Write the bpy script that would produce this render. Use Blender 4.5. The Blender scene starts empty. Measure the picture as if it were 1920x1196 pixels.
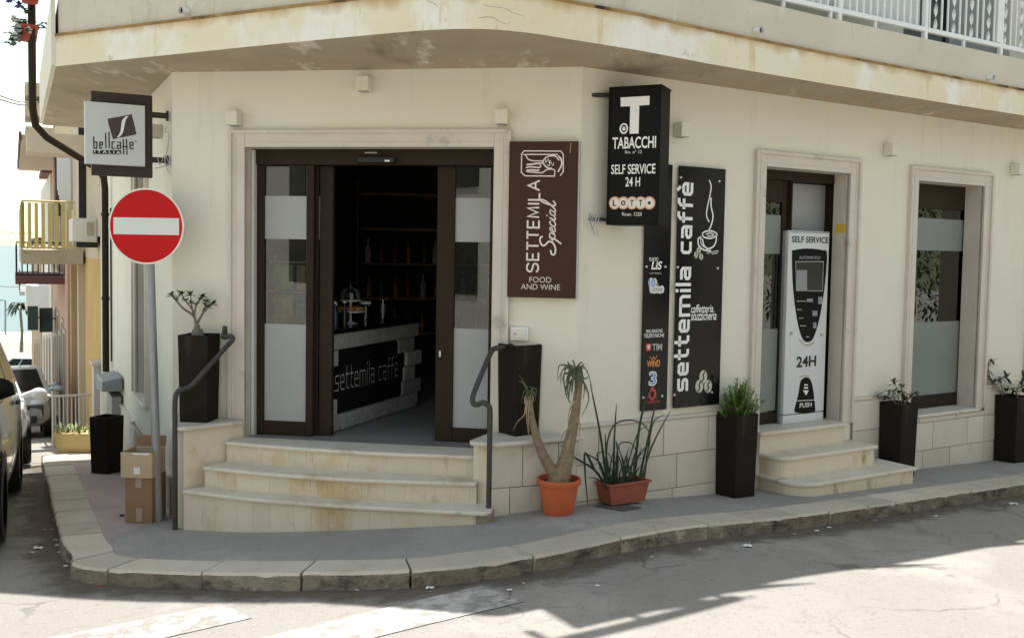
import bpy, bmesh, math, random
import numpy as np
from mathutils import Vector, Matrix
random.seed(7)
S = bpy.context.scene
COL = S.collection
R_ = math.radians

# ------------------------------------------------------------------ camera
F, CX, CY, ROLL, PITCH = 1800.0, 960.0, 570.0, R_(.95), R_(3.02)
CAMP = np.array([0, 0, 2.2])
_f = np.array([0, math.cos(PITCH), -math.sin(PITCH)])
_r0 = np.array([1.0, 0, 0]); _u0 = np.cross(_r0, _f)
_r = _r0*math.cos(ROLL)+_u0*math.sin(ROLL); _u = -_r0*math.sin(ROLL)+_u0*math.cos(ROLL)
cam_d = bpy.data.cameras.new('camera'); cam = bpy.data.objects.new('camera', cam_d); COL.objects.link(cam)
cam_d.sensor_width = 36; cam_d.lens = F/1920*36; cam_d.shift_y = -(598-CY)/1920
cam_d.clip_start = .05; cam_d.clip_end = 30000
cam.matrix_world = Matrix(((_r[0], _u[0], -_f[0], 0), (_r[1], _u[1], -_f[1], 0), (_r[2], _u[2], -_f[2], 2.2), (0, 0, 0, 1)))
S.camera = cam

# ------------------------------------------------------------------ sky, sun, exposure
SUN_EL, SUN_AZ = R_(76.5), math.atan2(-.14, .99)
sun_to = Vector((math.sin(SUN_AZ)*math.cos(SUN_EL), math.cos(SUN_AZ)*math.cos(SUN_EL), math.sin(SUN_EL)))
W = bpy.data.worlds.new('World'); S.world = W; W.use_nodes = True
nt = W.node_tree; bg = nt.nodes['Background']
sky = nt.nodes.new('ShaderNodeTexSky'); sky.sky_type = 'NISHITA'; sky.sun_disc = False
sky.sun_elevation = SUN_EL; sky.sun_rotation = SUN_AZ; sky.air_density = 1.0; sky.dust_density = .6; sky.ozone_density = 1.0
wm = nt.nodes.new('ShaderNodeMix'); wm.data_type = 'RGBA'; wm.blend_type = 'MULTIPLY'; wm.inputs[0].default_value = 1; wm.inputs[7].default_value = (1, .82, .57, 1)
nt.links.new(sky.outputs[0], wm.inputs[6]); nt.links.new(wm.outputs[2], bg.inputs[0]); bg.inputs[1].default_value = .15
sl = bpy.data.lights.new('sun', 'SUN'); sl.energy = 3.0; sl.angle = R_(.5); sl.color = (1, .965, .91)
so = bpy.data.objects.new('sun', sl); COL.objects.link(so); so.rotation_euler = sun_to.to_track_quat('Z', 'Y').to_euler()
S.view_settings.view_transform = 'Standard'; S.view_settings.look = 'None'
S.view_settings.exposure = 1.53; S.view_settings.gamma = 1

# ------------------------------------------------------------------ calibrated planes of the corner building
def ray(x, y): return _r*(x-CX)/F - _u*(y-CY)/F + _f
def onz(x, y, z):
    d = ray(x, y); return CAMP+d*(z-2.2)/d[2]
class Pl:                                   # a vertical facade plane: u along d, z up, off along the outward normal n
    def __init__(s, p, d, flip=False):
        s.p = np.array(p, float)[:2]; s.d = np.array(d, float); s.d = s.d/np.linalg.norm(s.d)
        s.n = np.array([s.d[1], -s.d[0]])*(-1 if flip else 1)
    def hit(s, x, y, off=0):
        q = s.p+s.n*off; w = ray(x, y); k = ((q-CAMP[:2])@s.n)/(w[:2]@s.n); P = CAMP+w*k
        return (P[:2]-q)@s.d, P[2]
    def pt(s, u, z, off=0):
        q = s.p+s.d*u+s.n*off; return (q[0], q[1], z)
    def xy(s, u, off=0):
        q = s.p+s.d*u+s.n*off; return (q[0], q[1])
PC = Pl((-2.15, 7.73), (1, -.155))
UA, UB = -.628, 2.6825
PA, PB = PC.xy(UA), PC.xy(UB)
PR = Pl(PB, (math.cos(R_(31.7)), math.sin(R_(31.7))))
PL = Pl(PA, (-math.sin(R_(27.5)), math.cos(R_(27.5))), True)
def sst(t): t = min(1, max(0, t)); return t*t*(3-2*t)
def Hp(X, Y):                               # height of the pavement surface
    h = .225+.0065*(X-.5)-.062*(Y-7.32)-.19*sst((.5-X)/3.5)
    sR = (X-PB[0])*PR.d[0]+(Y-PB[1])*PR.d[1]
    h += .045*math.exp(-((sR-.1)/.9)**2)
    sL = (X-PA[0])*PL.d[0]+(Y-PA[1])*PL.d[1]
    if sL > 4:
        h0 = h; a = min(sL, 16)-4
        h -= .085*a
        if sL > 16: h -= .04*(sL-16)
        h = max(h, -8.8)
    return min(h, 2.2)
KH = .11

# ------------------------------------------------------------------ mesh builder
OFF = {}
class MB:
    def __init__(s): s.v = []; s.f = []
    def add(s, vs, fs):
        o = len(s.v); s.v += [tuple(map(float, v)) for v in vs]; s.f += [tuple(i+o for i in f) for f in fs]; return s
    def quad(s, a, b, c, d): return s.add([a, b, c, d], [(0, 1, 2, 3)])
    def hexa(s, p):   # p: 8 corners, bottom 4 then top 4
        return s.add(p, [(0, 3, 2, 1), (4, 5, 6, 7), (0, 1, 5, 4), (1, 2, 6, 5), (2, 3, 7, 6), (3, 0, 4, 7)])
    def box(s, c, d, rz=0):
        x, y, z = d[0]/2, d[1]/2, d[2]/2; ca, sa = math.cos(rz), math.sin(rz)
        P = [(-x, -y, -z), (x, -y, -z), (x, y, -z), (-x, y, -z), (-x, -y, z), (x, -y, z), (x, y, z), (-x, y, z)]
        return s.hexa([(c[0]+a*ca-b*sa, c[1]+a*sa+b*ca, c[2]+e) for a, b, e in P])
    def pbox(s, pl, u0, u1, z0, z1, o0, o1):   # box on a facade plane
        return s.hexa([pl.pt(u0, z0, o1), pl.pt(u1, z0, o1), pl.pt(u1, z0, o0), pl.pt(u0, z0, o0),
                       pl.pt(u0, z1, o1), pl.pt(u1, z1, o1), pl.pt(u1, z1, o0), pl.pt(u0, z1, o0)])
    def prism(s, poly, z0, z1, cap=True):
        n = len(poly); g0 = z0 if callable(z0) else (lambda x, y: z0); g1 = z1 if callable(z1) else (lambda x, y: z1)
        vs = [(x, y, g0(x, y)) for x, y in poly]+[(x, y, g1(x, y)) for x, y in poly]
        fs = [(i, (i+1) % n, (i+1) % n+n, i+n) for i in range(n)]
        if cap: fs += [tuple(range(n-1, -1, -1)), tuple(range(n, 2*n))]
        return s.add(vs, fs)
    def tube(s, path, r, n=8, cap=True):
        P = [Vector(p) for p in path]; rs = r if isinstance(r, (list, tuple)) else [r]*len(P)
        vs = []; fs = []; up = None
        for i, p in enumerate(P):
            t = (P[min(i+1, len(P)-1)]-P[max(i-1, 0)]).normalized()
            if up is None: up = Vector((0, 0, 1)) if abs(t.z) < .9 else Vector((1, 0, 0))
            a = (up-t*up.dot(t))
            if a.length < 1e-4: a = t.orthogonal()
            a.normalize(); b = t.cross(a); up = a
            for k in range(n):
                w = 2*math.pi*k/n; vs.append(p+(a*math.cos(w)+b*math.sin(w))*rs[i])
        for i in range(len(P)-1):
            for k in range(n): fs.append((i*n+k, i*n+(k+1) % n, (i+1)*n+(k+1) % n, (i+1)*n+k))
        if cap: fs += [tuple(range(n-1, -1, -1)), tuple(range((len(P)-1)*n, len(P)*n))]
        return s.add(vs, fs)
    def lathe(s, prof, c=(0, 0, 0), n=28):
        vs = []; fs = []; m = len(prof)
        for k in range(n):
            w = 2*math.pi*k/n
            for r, z in prof: vs.append((c[0]+r*math.cos(w), c[1]+r*math.sin(w), c[2]+z))
        for k in range(n):
            for i in range(m-1): fs.append((k*m+i, ((k+1) % n)*m+i, ((k+1) % n)*m+i+1, k*m+i+1))
        return s.add(vs, fs)
    def ball(s, c, r, n=10, sq=(1, 1, 1)):
        vs = []; fs = []
        for i in range(n+1):
            t = math.pi*i/n
            for k in range(n*2):
                w = math.pi*k/n; vs.append((c[0]+r*sq[0]*math.sin(t)*math.cos(w), c[1]+r*sq[1]*math.sin(t)*math.sin(w), c[2]+r*sq[2]*math.cos(t)))
        m = n*2
        for i in range(n):
            for k in range(m): fs.append((i*m+k, (i+1)*m+k, (i+1)*m+(k+1) % m, i*m+(k+1) % m))
        return s.add(vs, fs)
    # flat art on a frame: fr(a, b, off) -> world point
    def poly2(s, fr, pts, o0=0, o1=.004):
        n = len(pts); vs = [fr(a, b, o1) for a, b in pts]+[fr(a, b, o0) for a, b in pts]
        return s.add(vs, [tuple(range(n))]+[(i, i+n, (i+1) % n+n, (i+1) % n) for i in range(n)])
    def stroke(s, fr, pts, w, o1=.004, closed=False, taper=None):
        P = [Vector(p) for p in pts]; n = len(P); Lf = []; Rt = []
        for i, p in enumerate(P):
            a = P[(i-1) % n] if (closed or i) else P[i]; b = P[(i+1) % n] if (closed or i < n-1) else P[i]
            d1 = (p-a); d2 = (b-p)
            d1 = d1.normalized() if d1.length > 1e-9 else d2.normalized()
            d2 = d2.normalized() if d2.length > 1e-9 else d1
            t = d1+d2; t = t.normalized() if t.length > 1e-6 else d1
            nn = Vector((-t.y, t.x)); c = max(.5, nn.dot(Vector((-d1.y, d1.x))))
            h = (w if taper is None else w*taper(i/(n-1)))/2/c
            Lf.append(p+nn*h); Rt.append(p-nn*h)
        m = n if closed else n-1
        vs = [fr(q.x, q.y, o1) for q in Lf]+[fr(q.x, q.y, o1) for q in Rt]
        return s.add(vs, [(i, i+n, (i+1) % n+n, (i+1) % n) for i in range(m)])
    def ring2(s, fr, cx, cy, r, w, o1=.004, n=24, sy=1):
        return s.stroke(fr, [(cx+r*math.cos(2*math.pi*k/n), cy+sy*r*math.sin(2*math.pi*k/n)) for k in range(n)], w, o1, True)
    def disc2(s, fr, cx, cy, r, o1=.004, n=24, sy=1):
        return s.add([fr(cx+r*math.cos(2*math.pi*k/n), cy+sy*r*math.sin(2*math.pi*k/n), o1) for k in range(n)], [tuple(range(n))])
    def text(s, fr, txt, a0, a1, b0, b1, o1=.004, bold=0.0, rot=False, shear=0):
        cu = bpy.data.curves.new('t', 'FONT'); cu.body = txt; cu.offset = bold; cu.shear = shear; cu.fill_mode = 'FRONT'; cu.resolution_u = 4
        ob = bpy.data.objects.new('t', cu); COL.objects.link(ob)
        me = bpy.data.meshes.new_from_object(ob.evaluated_get(bpy.context.evaluated_depsgraph_get()))
        V = [v.co.copy() for v in me.vertices]; P = [tuple(p.vertices) for p in me.polygons]
        bpy.data.objects.remove(ob); bpy.data.curves.remove(cu); bpy.data.meshes.remove(me)
        x0 = min(v.x for v in V); x1 = max(v.x for v in V); y0 = min(v.y for v in V); y1 = max(v.y for v in V)
        vs = []
        for v in V:
            p, q = (v.x-x0)/(x1-x0), (v.y-y0)/(y1-y0)
            vs.append(fr(a1-q*(a1-a0), b0+p*(b1-b0), o1) if rot else fr(a0+p*(a1-a0), b0+q*(b1-b0), o1))
        return s.add(vs, P)
    def build(s, name, m, parent=None, smooth=None, bevel=0, seg=2, weld=False):
        off = OFF.get(parent.name, (0, 0, 0)) if parent else (0, 0, 0)
        me = bpy.data.meshes.new(name)
        me.from_pydata([(v[0]-off[0], v[1]-off[1], v[2]-off[2]) for v in s.v], [], s.f)
        bm = bmesh.new(); bm.from_mesh(me)
        if weld: bmesh.ops.remove_doubles(bm, verts=bm.verts, dist=1e-4)
        bmesh.ops.recalc_face_normals(bm, faces=bm.faces) if weld != 'keep' else None
        bm.to_mesh(me); bm.free()
        if m: me.materials.append(m)
        if smooth is not None:
            me.polygons.foreach_set('use_smooth', [True]*len(me.polygons)); me.set_sharp_from_angle(angle=R_(smooth))
        o = bpy.data.objects.new(name, me); COL.objects.link(o)
        if parent: o.parent = parent
        OFF[o.name] = off
        if bevel:
            b = o.modifiers.new('bevel', 'BEVEL'); b.width = bevel; b.segments = seg; b.limit_method = 'ANGLE'; b.angle_limit = R_(40)
        return o

def tag(o, label=None, cat=None, group=None, kind=None):
    if label: o['label'] = label
    if cat: o['category'] = cat
    if group: o['group'] = group
    if kind: o['kind'] = kind
    return o
def thing(name, label, cat, loc=(0, 0, 0), group=None, local=False, rz=0):
    o = bpy.data.objects.new(name, None); COL.objects.link(o); o.location = loc; o.rotation_euler.z = rz
    o.empty_display_size = .1
    OFF[o.name] = (0, 0, 0) if local else tuple(loc)
    return tag(o, label, cat, group)
def kids(o): return [c for c in list(COL.objects) if c.parent == o]
def copy_tree(o, parent=None):
    c = o.copy(); COL.objects.link(c)
    if parent: c.parent = parent
    for k in kids(o): copy_tree(k, c)
    OFF[c.name] = OFF.get(o.name, (0, 0, 0))
    return c
def frame(pl, off=0):
    return lambda a, b, o: pl.pt(a, b, off+o)
def cat_rom(P, n=6, closed=False):
    P = [np.array(p, float) for p in P]; out = []; m = len(P)
    for i in range(m if closed else m-1):
        p0 = P[i-1] if (i or closed) else P[i]; p1 = P[i]; p2 = P[(i+1) % m]; p3 = P[(i+2) % m] if (closed or i < m-2) else P[i+1]
        for k in range(n):
            t = k/n; out.append(tuple(.5*((2*p1)+(-p0+p2)*t+(2*p0-5*p1+4*p2-p3)*t*t+(-p0+3*p1-3*p2+p3)*t**3)))
    if not closed: out.append(tuple(P[-1]))
    return out

# ------------------------------------------------------------------ procedural materials
def mat(name, base, rough=.8, var=None, scale=3, amt=.5, bump=0, bscale=60, spec=.4, metal=0, stains=(), detail=6, stretch=(1, 1, 1), coat=0, island=0, bdist=.01):
    m = bpy.data.materials.new(name); m.use_nodes = True; t = m.node_tree; N = t.nodes; L = t.links; b = N['Principled BSDF']
    b.inputs['Roughness'].default_value = rough; b.inputs['Metallic'].default_value = metal
    b.inputs['Specular IOR Level'].default_value = spec; b.inputs['Coat Weight'].default_value = coat
    tc = N.new('ShaderNodeTexCoord')
    def noise(sc, det, st, seed=0, rg=.55):
        mp = N.new('ShaderNodeMapping'); mp.inputs['Scale'].default_value = st; mp.inputs['Location'].default_value = (seed*3.1, seed*1.7, seed*.9)
        L.new(tc.outputs['Object'], mp.inputs[0]); n = N.new('ShaderNodeTexNoise'); n.inputs['Scale'].default_value = sc
        n.inputs['Detail'].default_value = det; n.inputs['Roughness'].default_value = rg; L.new(mp.outputs[0], n.inputs[0]); return n.outputs[0]
    def ramp(fac, a, c):
        r = N.new('ShaderNodeMapRange'); r.inputs[1].default_value = a; r.inputs[2].default_value = c; L.new(fac, r.inputs[0]); return r.outputs[0]
    def mix(fac, a, c):
        x = N.new('ShaderNodeMix'); x.data_type = 'RGBA'
        L.new(fac, x.inputs[0])
        for i, s in ((6, a), (7, c)):
            if isinstance(s, tuple): x.inputs[i].default_value = (*s, 1)
            else: L.new(s, x.inputs[i])
        return x.outputs[2]
    c = tuple(base)
    if var: c = mix(ramp(noise(scale, detail, stretch), .5-amt/2, .5+amt/2), c, tuple(var))
    for i, (sc, col, lo, hi, st) in enumerate(stains):
        c = mix(ramp(noise(sc, 8, st, i+1, .65), lo, hi), c, tuple(col))
    if island:
        ge = N.new('ShaderNodeNewGeometry'); r = N.new('ShaderNodeMapRange'); r.inputs[3].default_value = 1-island; r.inputs[4].default_value = 1+island*.6; L.new(ge.outputs['Random Per Island'], r.inputs[0])
        x = N.new('ShaderNodeVectorMath'); x.operation = 'SCALE'
        if isinstance(c, tuple): x.inputs[0].default_value = c
        else: L.new(c, x.inputs[0])
        L.new(r.outputs[0], x.inputs['Scale']); c = x.outputs[0]
    if isinstance(c, tuple): b.inputs['Base Color'].default_value = (*c, 1)
    else: L.new(c, b.inputs['Base Color'])
    if bump:
        bp = N.new('ShaderNodeBump'); bp.inputs['Strength'].default_value = bump; bp.inputs['Distance'].default_value = bdist
        L.new(noise(bscale, 5, (1, 1, 1), 5, .6), bp.inputs['Height']); L.new(bp.outputs[0], b.inputs['Normal'])
    return m
def glass(name, tint=(.9, .95, .93), rough=.0, alpha=.25):
    m = bpy.data.materials.new(name); m.use_nodes = True; t = m.node_tree; N = t.nodes; L = t.links
    N.remove(N['Principled BSDF']); out = N['Material Output']
    tr = N.new('ShaderNodeBsdfTransparent'); tr.inputs[0].default_value = (*tint, 1)
    gl = N.new('ShaderNodeBsdfGlossy'); gl.inputs['Roughness'].default_value = rough; gl.inputs[0].default_value = (.95, .95, .95, 1)
    fr = N.new('ShaderNodeFresnel'); fr.inputs[0].default_value = 1.6
    ad = N.new('ShaderNodeMath'); ad.operation = 'ADD'; ad.inputs[1].default_value = alpha; ad.use_clamp = True
    L.new(fr.outputs[0], ad.inputs[0])
    mx = N.new('ShaderNodeMixShader'); L.new(ad.outputs[0], mx.inputs[0]); L.new(tr.outputs[0], mx.inputs[1]); L.new(gl.outputs[0], mx.inputs[2])
    L.new(mx.outputs[0], out.inputs[0]); return m
def emit(name, col, st):
    m = bpy.data.materials.new(name); m.use_nodes = True; b = m.node_tree.nodes['Principled BSDF']
    b.inputs['Base Color'].default_value = (*col, 1); b.inputs['Emission Color'].default_value = (*col, 1); b.inputs['Emission Strength'].default_value = st; return m

M = {}
M['plaster'] = mat('plaster', (.765, .725, .605), .9, (.72, .69, .585), 1.1, .5, .35, 70, .2, stains=((.8, (.64, .59, .48), .58, .80, (1, 1, .3)), (2.6, (.66, .61, .51), .60, .74, (1.6, 1.6, .18)), (16, (.60, .55, .46), .68, .76, (1, 1, 1)), (26, (.45, .40, .33), .735, .77, (1, 1, .6))))
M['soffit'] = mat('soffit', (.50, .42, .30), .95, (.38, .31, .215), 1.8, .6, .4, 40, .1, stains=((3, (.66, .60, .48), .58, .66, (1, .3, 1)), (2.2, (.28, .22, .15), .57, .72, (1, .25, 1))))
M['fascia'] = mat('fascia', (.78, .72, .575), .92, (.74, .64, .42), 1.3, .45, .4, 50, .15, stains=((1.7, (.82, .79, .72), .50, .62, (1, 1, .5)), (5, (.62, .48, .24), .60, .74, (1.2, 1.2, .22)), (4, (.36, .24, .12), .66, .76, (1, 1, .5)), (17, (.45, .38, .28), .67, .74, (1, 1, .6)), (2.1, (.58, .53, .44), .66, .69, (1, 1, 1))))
M['rust'] = mat('rust', (.22, .12, .05), .95, (.46, .30, .12), 5, .5, .6, 60, .1, stains=((3, (.05, .04, .03), .53, .66, (1, 1, 1)),))
M['parapet'] = mat('parapet', (.65, .585, .475), .92, (.575, .51, .41), 1.4, .5, .4, 60, .15, stains=((1.8, (.36, .33, .28), .58, .80, (1, 1, .4)), (6, (.40, .36, .30), .62, .74, (1.5, 1.5, .2)), (5, (.70, .66, .58), .60, .70, (1, 1, .5))))
M['marble'] = mat('marble', (.66, .60, .515), .55, (.575, .52, .445), 3, .5, .12, 40, .3, stains=((2.6, (.42, .40, .36), .60, .69, (1, 1, 1)), (9, (.50, .46, .40), .64, .74, (1, 1, .4))))
M['tread'] = mat('tread_marble', (.72, .665, .56), .55, (.62, .565, .46), 4, .6, .15, 40, .3, stains=((2.2, (.52, .41, .26), .54, .72, (1, 1, 1)), (7, (.42, .35, .26), .60, .72, (1, 1, 1)), (22, (.50, .44, .35), .62, .72, (1, 1, 1))))
M['riser'] = mat('riser_stone', (.71, .625, .485), .8, (.66, .57, .425), 2.5, .5, .2, 50, .2, stains=((2.1, (.56, .39, .19), .54, .70, (1, 1, .6)), (5, (.36, .25, .13), .60, .74, (1, 1, .35)), (9, (.74, .67, .55), .60, .70, (1, 1, 1))), island=.07)
M['cladding'] = mat('limestone_cladding', (.69, .64, .545), .85, (.62, .57, .465), 2.2, .5, .3, 60, .25, stains=((2, (.56, .48, .36), .56, .74, (1, 1, 1)), (6, (.48, .42, .33), .63, .74, (1, 1, .3)), (12, (.70, .66, .59), .62, .72, (1, 1, 1))), island=.12)
M['joint'] = mat('mortar', (.34, .29, .22), .95, (.24, .20, .15), 8, .5)
M['asphalt_pave'] = mat('pavement_asphalt', (.41, .39, .355), .95, (.33, .312, .283), 1.3, .6, .8, 90, .12, stains=((1.1, (.48, .46, .42), .54, .70, (1, 1, 1)), (5, (.30, .285, .26), .58, .70, (1, 1, 1)), (38, (.24, .228, .21), .58, .68, (1, 1, 1)), (55, (.46, .45, .43), .62, .70, (1, 1, 1))), bdist=.02)
M['tile_pave'] = mat('reddish_paving', (.45, .365, .335), .9, (.37, .31, .295), 2, .6, .5, 90, .15, stains=((1.2, (.50, .38, .33), .52, .66, (1, 1, 1)), (30, (.28, .23, .21), .60, .70, (1, 1, 1))))
M['kerb'] = mat('kerb_stone', (.60, .54, .44), .88, (.50, .45, .365), 3, .6, .6, 45, .15, stains=((4, (.40, .34, .26), .58, .72, (1, 1, 1)), (22, (.36, .31, .24), .63, .72, (1, 1, 1)), (15, (.70, .64, .53), .62, .72, (1, 1, 1))), island=.14, bdist=.015)
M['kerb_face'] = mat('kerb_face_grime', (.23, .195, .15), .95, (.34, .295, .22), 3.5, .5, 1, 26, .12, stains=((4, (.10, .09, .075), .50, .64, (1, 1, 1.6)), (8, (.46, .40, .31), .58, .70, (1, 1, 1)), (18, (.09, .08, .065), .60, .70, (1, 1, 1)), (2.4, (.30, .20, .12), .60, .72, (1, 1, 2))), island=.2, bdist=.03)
M['brown_metal'] = mat('brown_metal', (.036, .024, .015), .6, (.028, .019, .012), 5, .5, .05, 80, .12)
M['anthracite'] = mat('anthracite_paint', (.030, .028, .027), .6, (.022, .02, .02), 4, .5, .06, 90, .35)
M['planter'] = mat('planter_brown', (.022, .017, .013), .7, (.015, .012, .010), 4, .5, .15, 60, .10, stains=((3, (.05, .042, .034), .60, .76, (1.5, 1.5, .3)), (9, (.07, .06, .05), .68, .76, (1, 1, 1))))
M['iron'] = mat('iron_paint', (.055, .050, .045), .55, (.042, .038, .034), 10, .5, .15, 120, .4)
M['galv'] = mat('galvanised', (.36, .365, .37), .5, (.29, .295, .30), 7, .6, .06, 60, .4, metal=.35)
M['white'] = mat('white_paint', (.80, .80, .78), .5, (.74, .74, .72), 4, .5)
M['letter'] = mat('white_lettering', (.84, .83, .81), .5)
M['cream_letter'] = mat('cream_lettering', (.78, .70, .62), .5)
M['black_gloss'] = mat('black_gloss', (.006, .006, .006), .12, (.008, .008, .009), 2, .5, spec=.22)
M['black_panel'] = mat('black_panel', (.009, .009, .009), .5, (.012, .012, .012), 3, .5, spec=.07)
M['grey_box'] = mat('grey_metal_box', (.27, .285, .30), .5, (.22, .235, .25), 4, .5)
M['sign_brown'] = mat('sign_brown', (.062, .027, .014), .55, (.050, .021, .011), 5, .6, spec=.2)
M['sign_dark'] = mat('sign_dark_brown', (.038, .022, .018), .5, (.028, .017, .014), 5, .5)
M['ink'] = mat('black_ink', (.012, .011, .011), .5)
M['choc'] = mat('chocolate_print', (.055, .035, .030), .5)
M['red'] = mat('sign_red', (.56, .010, .012), .5, (.51, .010, .012), 3, .5, spec=.15)
M['terra'] = mat('terracotta_plastic', (.55, .125, .045), .55, (.47, .10, .04), 3, .5, .05, 80)
M['terra2'] = mat('terracotta_trough', (.33, .095, .05), .6, (.27, .08, .045), 3, .5, .05, 80)
M['soil'] = mat('soil', (.06, .04, .028), 1, (.035, .025, .018), 20, .6, 1, 60)
M['leaf'] = mat('leaf_green', (.06, .115, .035), .5, (.035, .07, .025), 6, .5, spec=.4)
M['leaf_dk'] = mat('leaf_dark', (.026, .048, .022), .45, (.018, .034, .017), 6, .5, spec=.4)
M['leaf_grey'] = mat('leaf_grey_green', (.105, .12, .055), .55, (.07, .085, .04), 6, .5)
M['leaf_br'] = mat('leaf_bright', (.17, .31, .05), .55, (.08, .18, .03), 5, .6)
M['straw'] = mat('dry_leaf', (.42, .32, .19), .8, (.32, .23, .13), 5, .5)
M['bark'] = mat('pale_bark', (.36, .27, .175), .9, (.24, .17, .11), 9, .5, 1, 45, stretch=(1, 1, 2.5), stains=((30, (.16, .11, .07), .58, .68, (.3, .3, 2)), (12, (.44, .36, .26), .60, .70, (1, 1, 1))), bdist=.03)
M['bark_grey'] = mat('grey_bark', (.21, .19, .165), .9, (.15, .13, .11), 9, .6, .5, 50)
M['card'] = mat('cardboard', (.56, .42, .27), .9, (.50, .37, .235), 3, .5, .1, 60)
M['card_dk'] = mat('cardboard_brown', (.31, .19, .10), .9, (.26, .155, .08), 3, .5, .1, 60)
M['tape'] = mat('parcel_tape', (.42, .33, .25), .3, (.36, .28, .2), 5, .5)
M['paper'] = mat('paper', (.78, .77, .74), .8)
M['yellow'] = mat('sticker_yellow', (.72, .50, .05), .5)
M['silver'] = mat('machine_silver', (.66, .67, .67), .35, (.60, .61, .61), 2, .5, spec=.5)
M['silver_side'] = mat('machine_side', (.40, .41, .43), .4, (.35, .36, .38), 2, .5, metal=.3)
M['screen'] = mat('dark_screen', (.02, .022, .022), .15)
M['car_glass'] = mat('car_glass', (.012, .014, .014), .12, None, spec=.18)
M['grey_print'] = mat('grey_print', (.42, .42, .42), .5)
M['frost'] = mat('frosted_film', (.40, .405, .395), .7, (.36, .365, .355), 2, .5, spec=.2)
M['frost_dk'] = mat('frosted_film_dim', (.25, .27, .25), .6, (.20, .22, .205), 1.5, .6, spec=.3)  # darker copy of the frosted film, dark interior reflection put into its colour
M['glass'] = glass('window_glass', (.70, .74, .71), .0, .02)
M['pane_dark'] = glass('dark_glass', (.35, .40, .38), .0, .05)
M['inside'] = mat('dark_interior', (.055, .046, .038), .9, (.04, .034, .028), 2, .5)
M['inside_floor'] = mat('interior_floor', (.26, .255, .24), .45, (.20, .195, .18), 2, .6)
M['stone_white'] = mat('counter_stone', (.50, .50, .475), .85, (.36, .36, .34), 14, .6, 1, 30, stains=((30, (.25, .25, .24), .58, .70, (1, 1, 1)),), island=.25, bdist=.03)
M['orange'] = mat('orange_print', (.72, .30, .09), .5)
M['blue'] = mat('blue_print', (.16, .34, .62), .5)
M['redp'] = mat('red_print', (.62, .07, .06), .5)
M['green_p'] = mat('green_print', (.035, .065, .055), .5)
M['asphalt'] = None

# ------------------------------------------------------------------ road asphalt with cracks, patches and dust
def road_mat(name, base, worn=None):
    m = mat(name, base, .95, tuple(x*.80 for x in base), .5, .7, .6, 180, .12,
            stains=((.35, tuple(x*1.15 for x in base), .55, .66, (1, 1, 1)), (1.3, tuple(x*.62 for x in base), .63, .72, (1, 1, 1)), (6, tuple(x*.80 for x in base), .56, .68, (1, 1, 1)), (38, tuple(x*.55 for x in base), .58, .68, (1, 1, 1)), (55, tuple(min(.8, x*1.5) for x in base), .61, .70, (1, 1, 1))))
    t = m.node_tree; N = t.nodes; L = t.links; b = N['Principled BSDF']
    src = b.inputs['Base Color'].links[0].from_socket
    tc = N.new('ShaderNodeTexCoord'); nz = N.new('ShaderNodeTexNoise'); nz.inputs['Scale'].default_value = 2.2; nz.inputs['Detail'].default_value = 6
    L.new(tc.outputs['Object'], nz.inputs[0])
    mx = N.new('ShaderNodeMix'); mx.data_type = 'VECTOR'; mx.inputs[0].default_value = .35
    L.new(tc.outputs['Object'], mx.inputs[4]); L.new(nz.outputs['Color'], mx.inputs[5])
    vo = N.new('ShaderNodeTexVoronoi'); vo.feature = 'DISTANCE_TO_EDGE'; vo.inputs['Scale'].default_value = 1.5; L.new(mx.outputs[1], vo.inputs[0])
    r = N.new('ShaderNodeMapRange'); r.inputs[1].default_value = .004; r.inputs[2].default_value = .018; r.inputs[3].default_value = 1; r.inputs[4].default_value = 0
    L.new(vo.outputs[0], r.inputs[0])
    n2 = N.new('ShaderNodeTexNoise'); n2.inputs['Scale'].default_value = .9; n2.inputs['Detail'].default_value = 3; L.new(tc.outputs['Object'], n2.inputs[0])
    r2 = N.new('ShaderNodeMapRange'); r2.inputs[1].default_value = .48; r2.inputs[2].default_value = .60; r2.inputs[4].default_value = .75; L.new(n2.outputs[0], r2.inputs[0])
    mu = N.new('ShaderNodeMath'); mu.operation = 'MULTIPLY'; L.new(r.outputs[0], mu.inputs[0]); L.new(r2.outputs[0], mu.inputs[1])
    x = N.new('ShaderNodeMix'); x.data_type = 'RGBA'; L.new(mu.outputs[0], x.inputs[0]); L.new(src, x.inputs[6]); x.inputs[7].default_value = (*[c*.45 for c in base], 1)
    last = x.outputs[2]
    if worn:   # painted marking worn through to the asphalt
        n3 = N.new('ShaderNodeTexNoise'); n3.inputs['Scale'].default_value = 7; n3.inputs['Detail'].default_value = 9; n3.inputs['Roughness'].default_value = .7; L.new(tc.outputs['Object'], n3.inputs[0])
        r3 = N.new('ShaderNodeMapRange'); r3.inputs[1].default_value = .43; r3.inputs[2].default_value = .57; L.new(n3.outputs[0], r3.inputs[0])
        y = N.new('ShaderNodeMix'); y.data_type = 'RGBA'; L.new(r3.outputs[0], y.inputs[0]); L.new(last, y.inputs[6]); y.inputs[7].default_value = (*worn, 1); last = y.outputs[2]
    L.new(last, b.inputs['Base Color']); return m
M['asphalt'] = road_mat('road_asphalt', (.33, .31, .28))
M['paint'] = road_mat('worn_road_paint', (.33, .31, .28), (.52, .51, .475))
M['faint_paint'] = road_mat('faded_road_paint', (.33, .31, .28), (.385, .37, .345))

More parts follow.
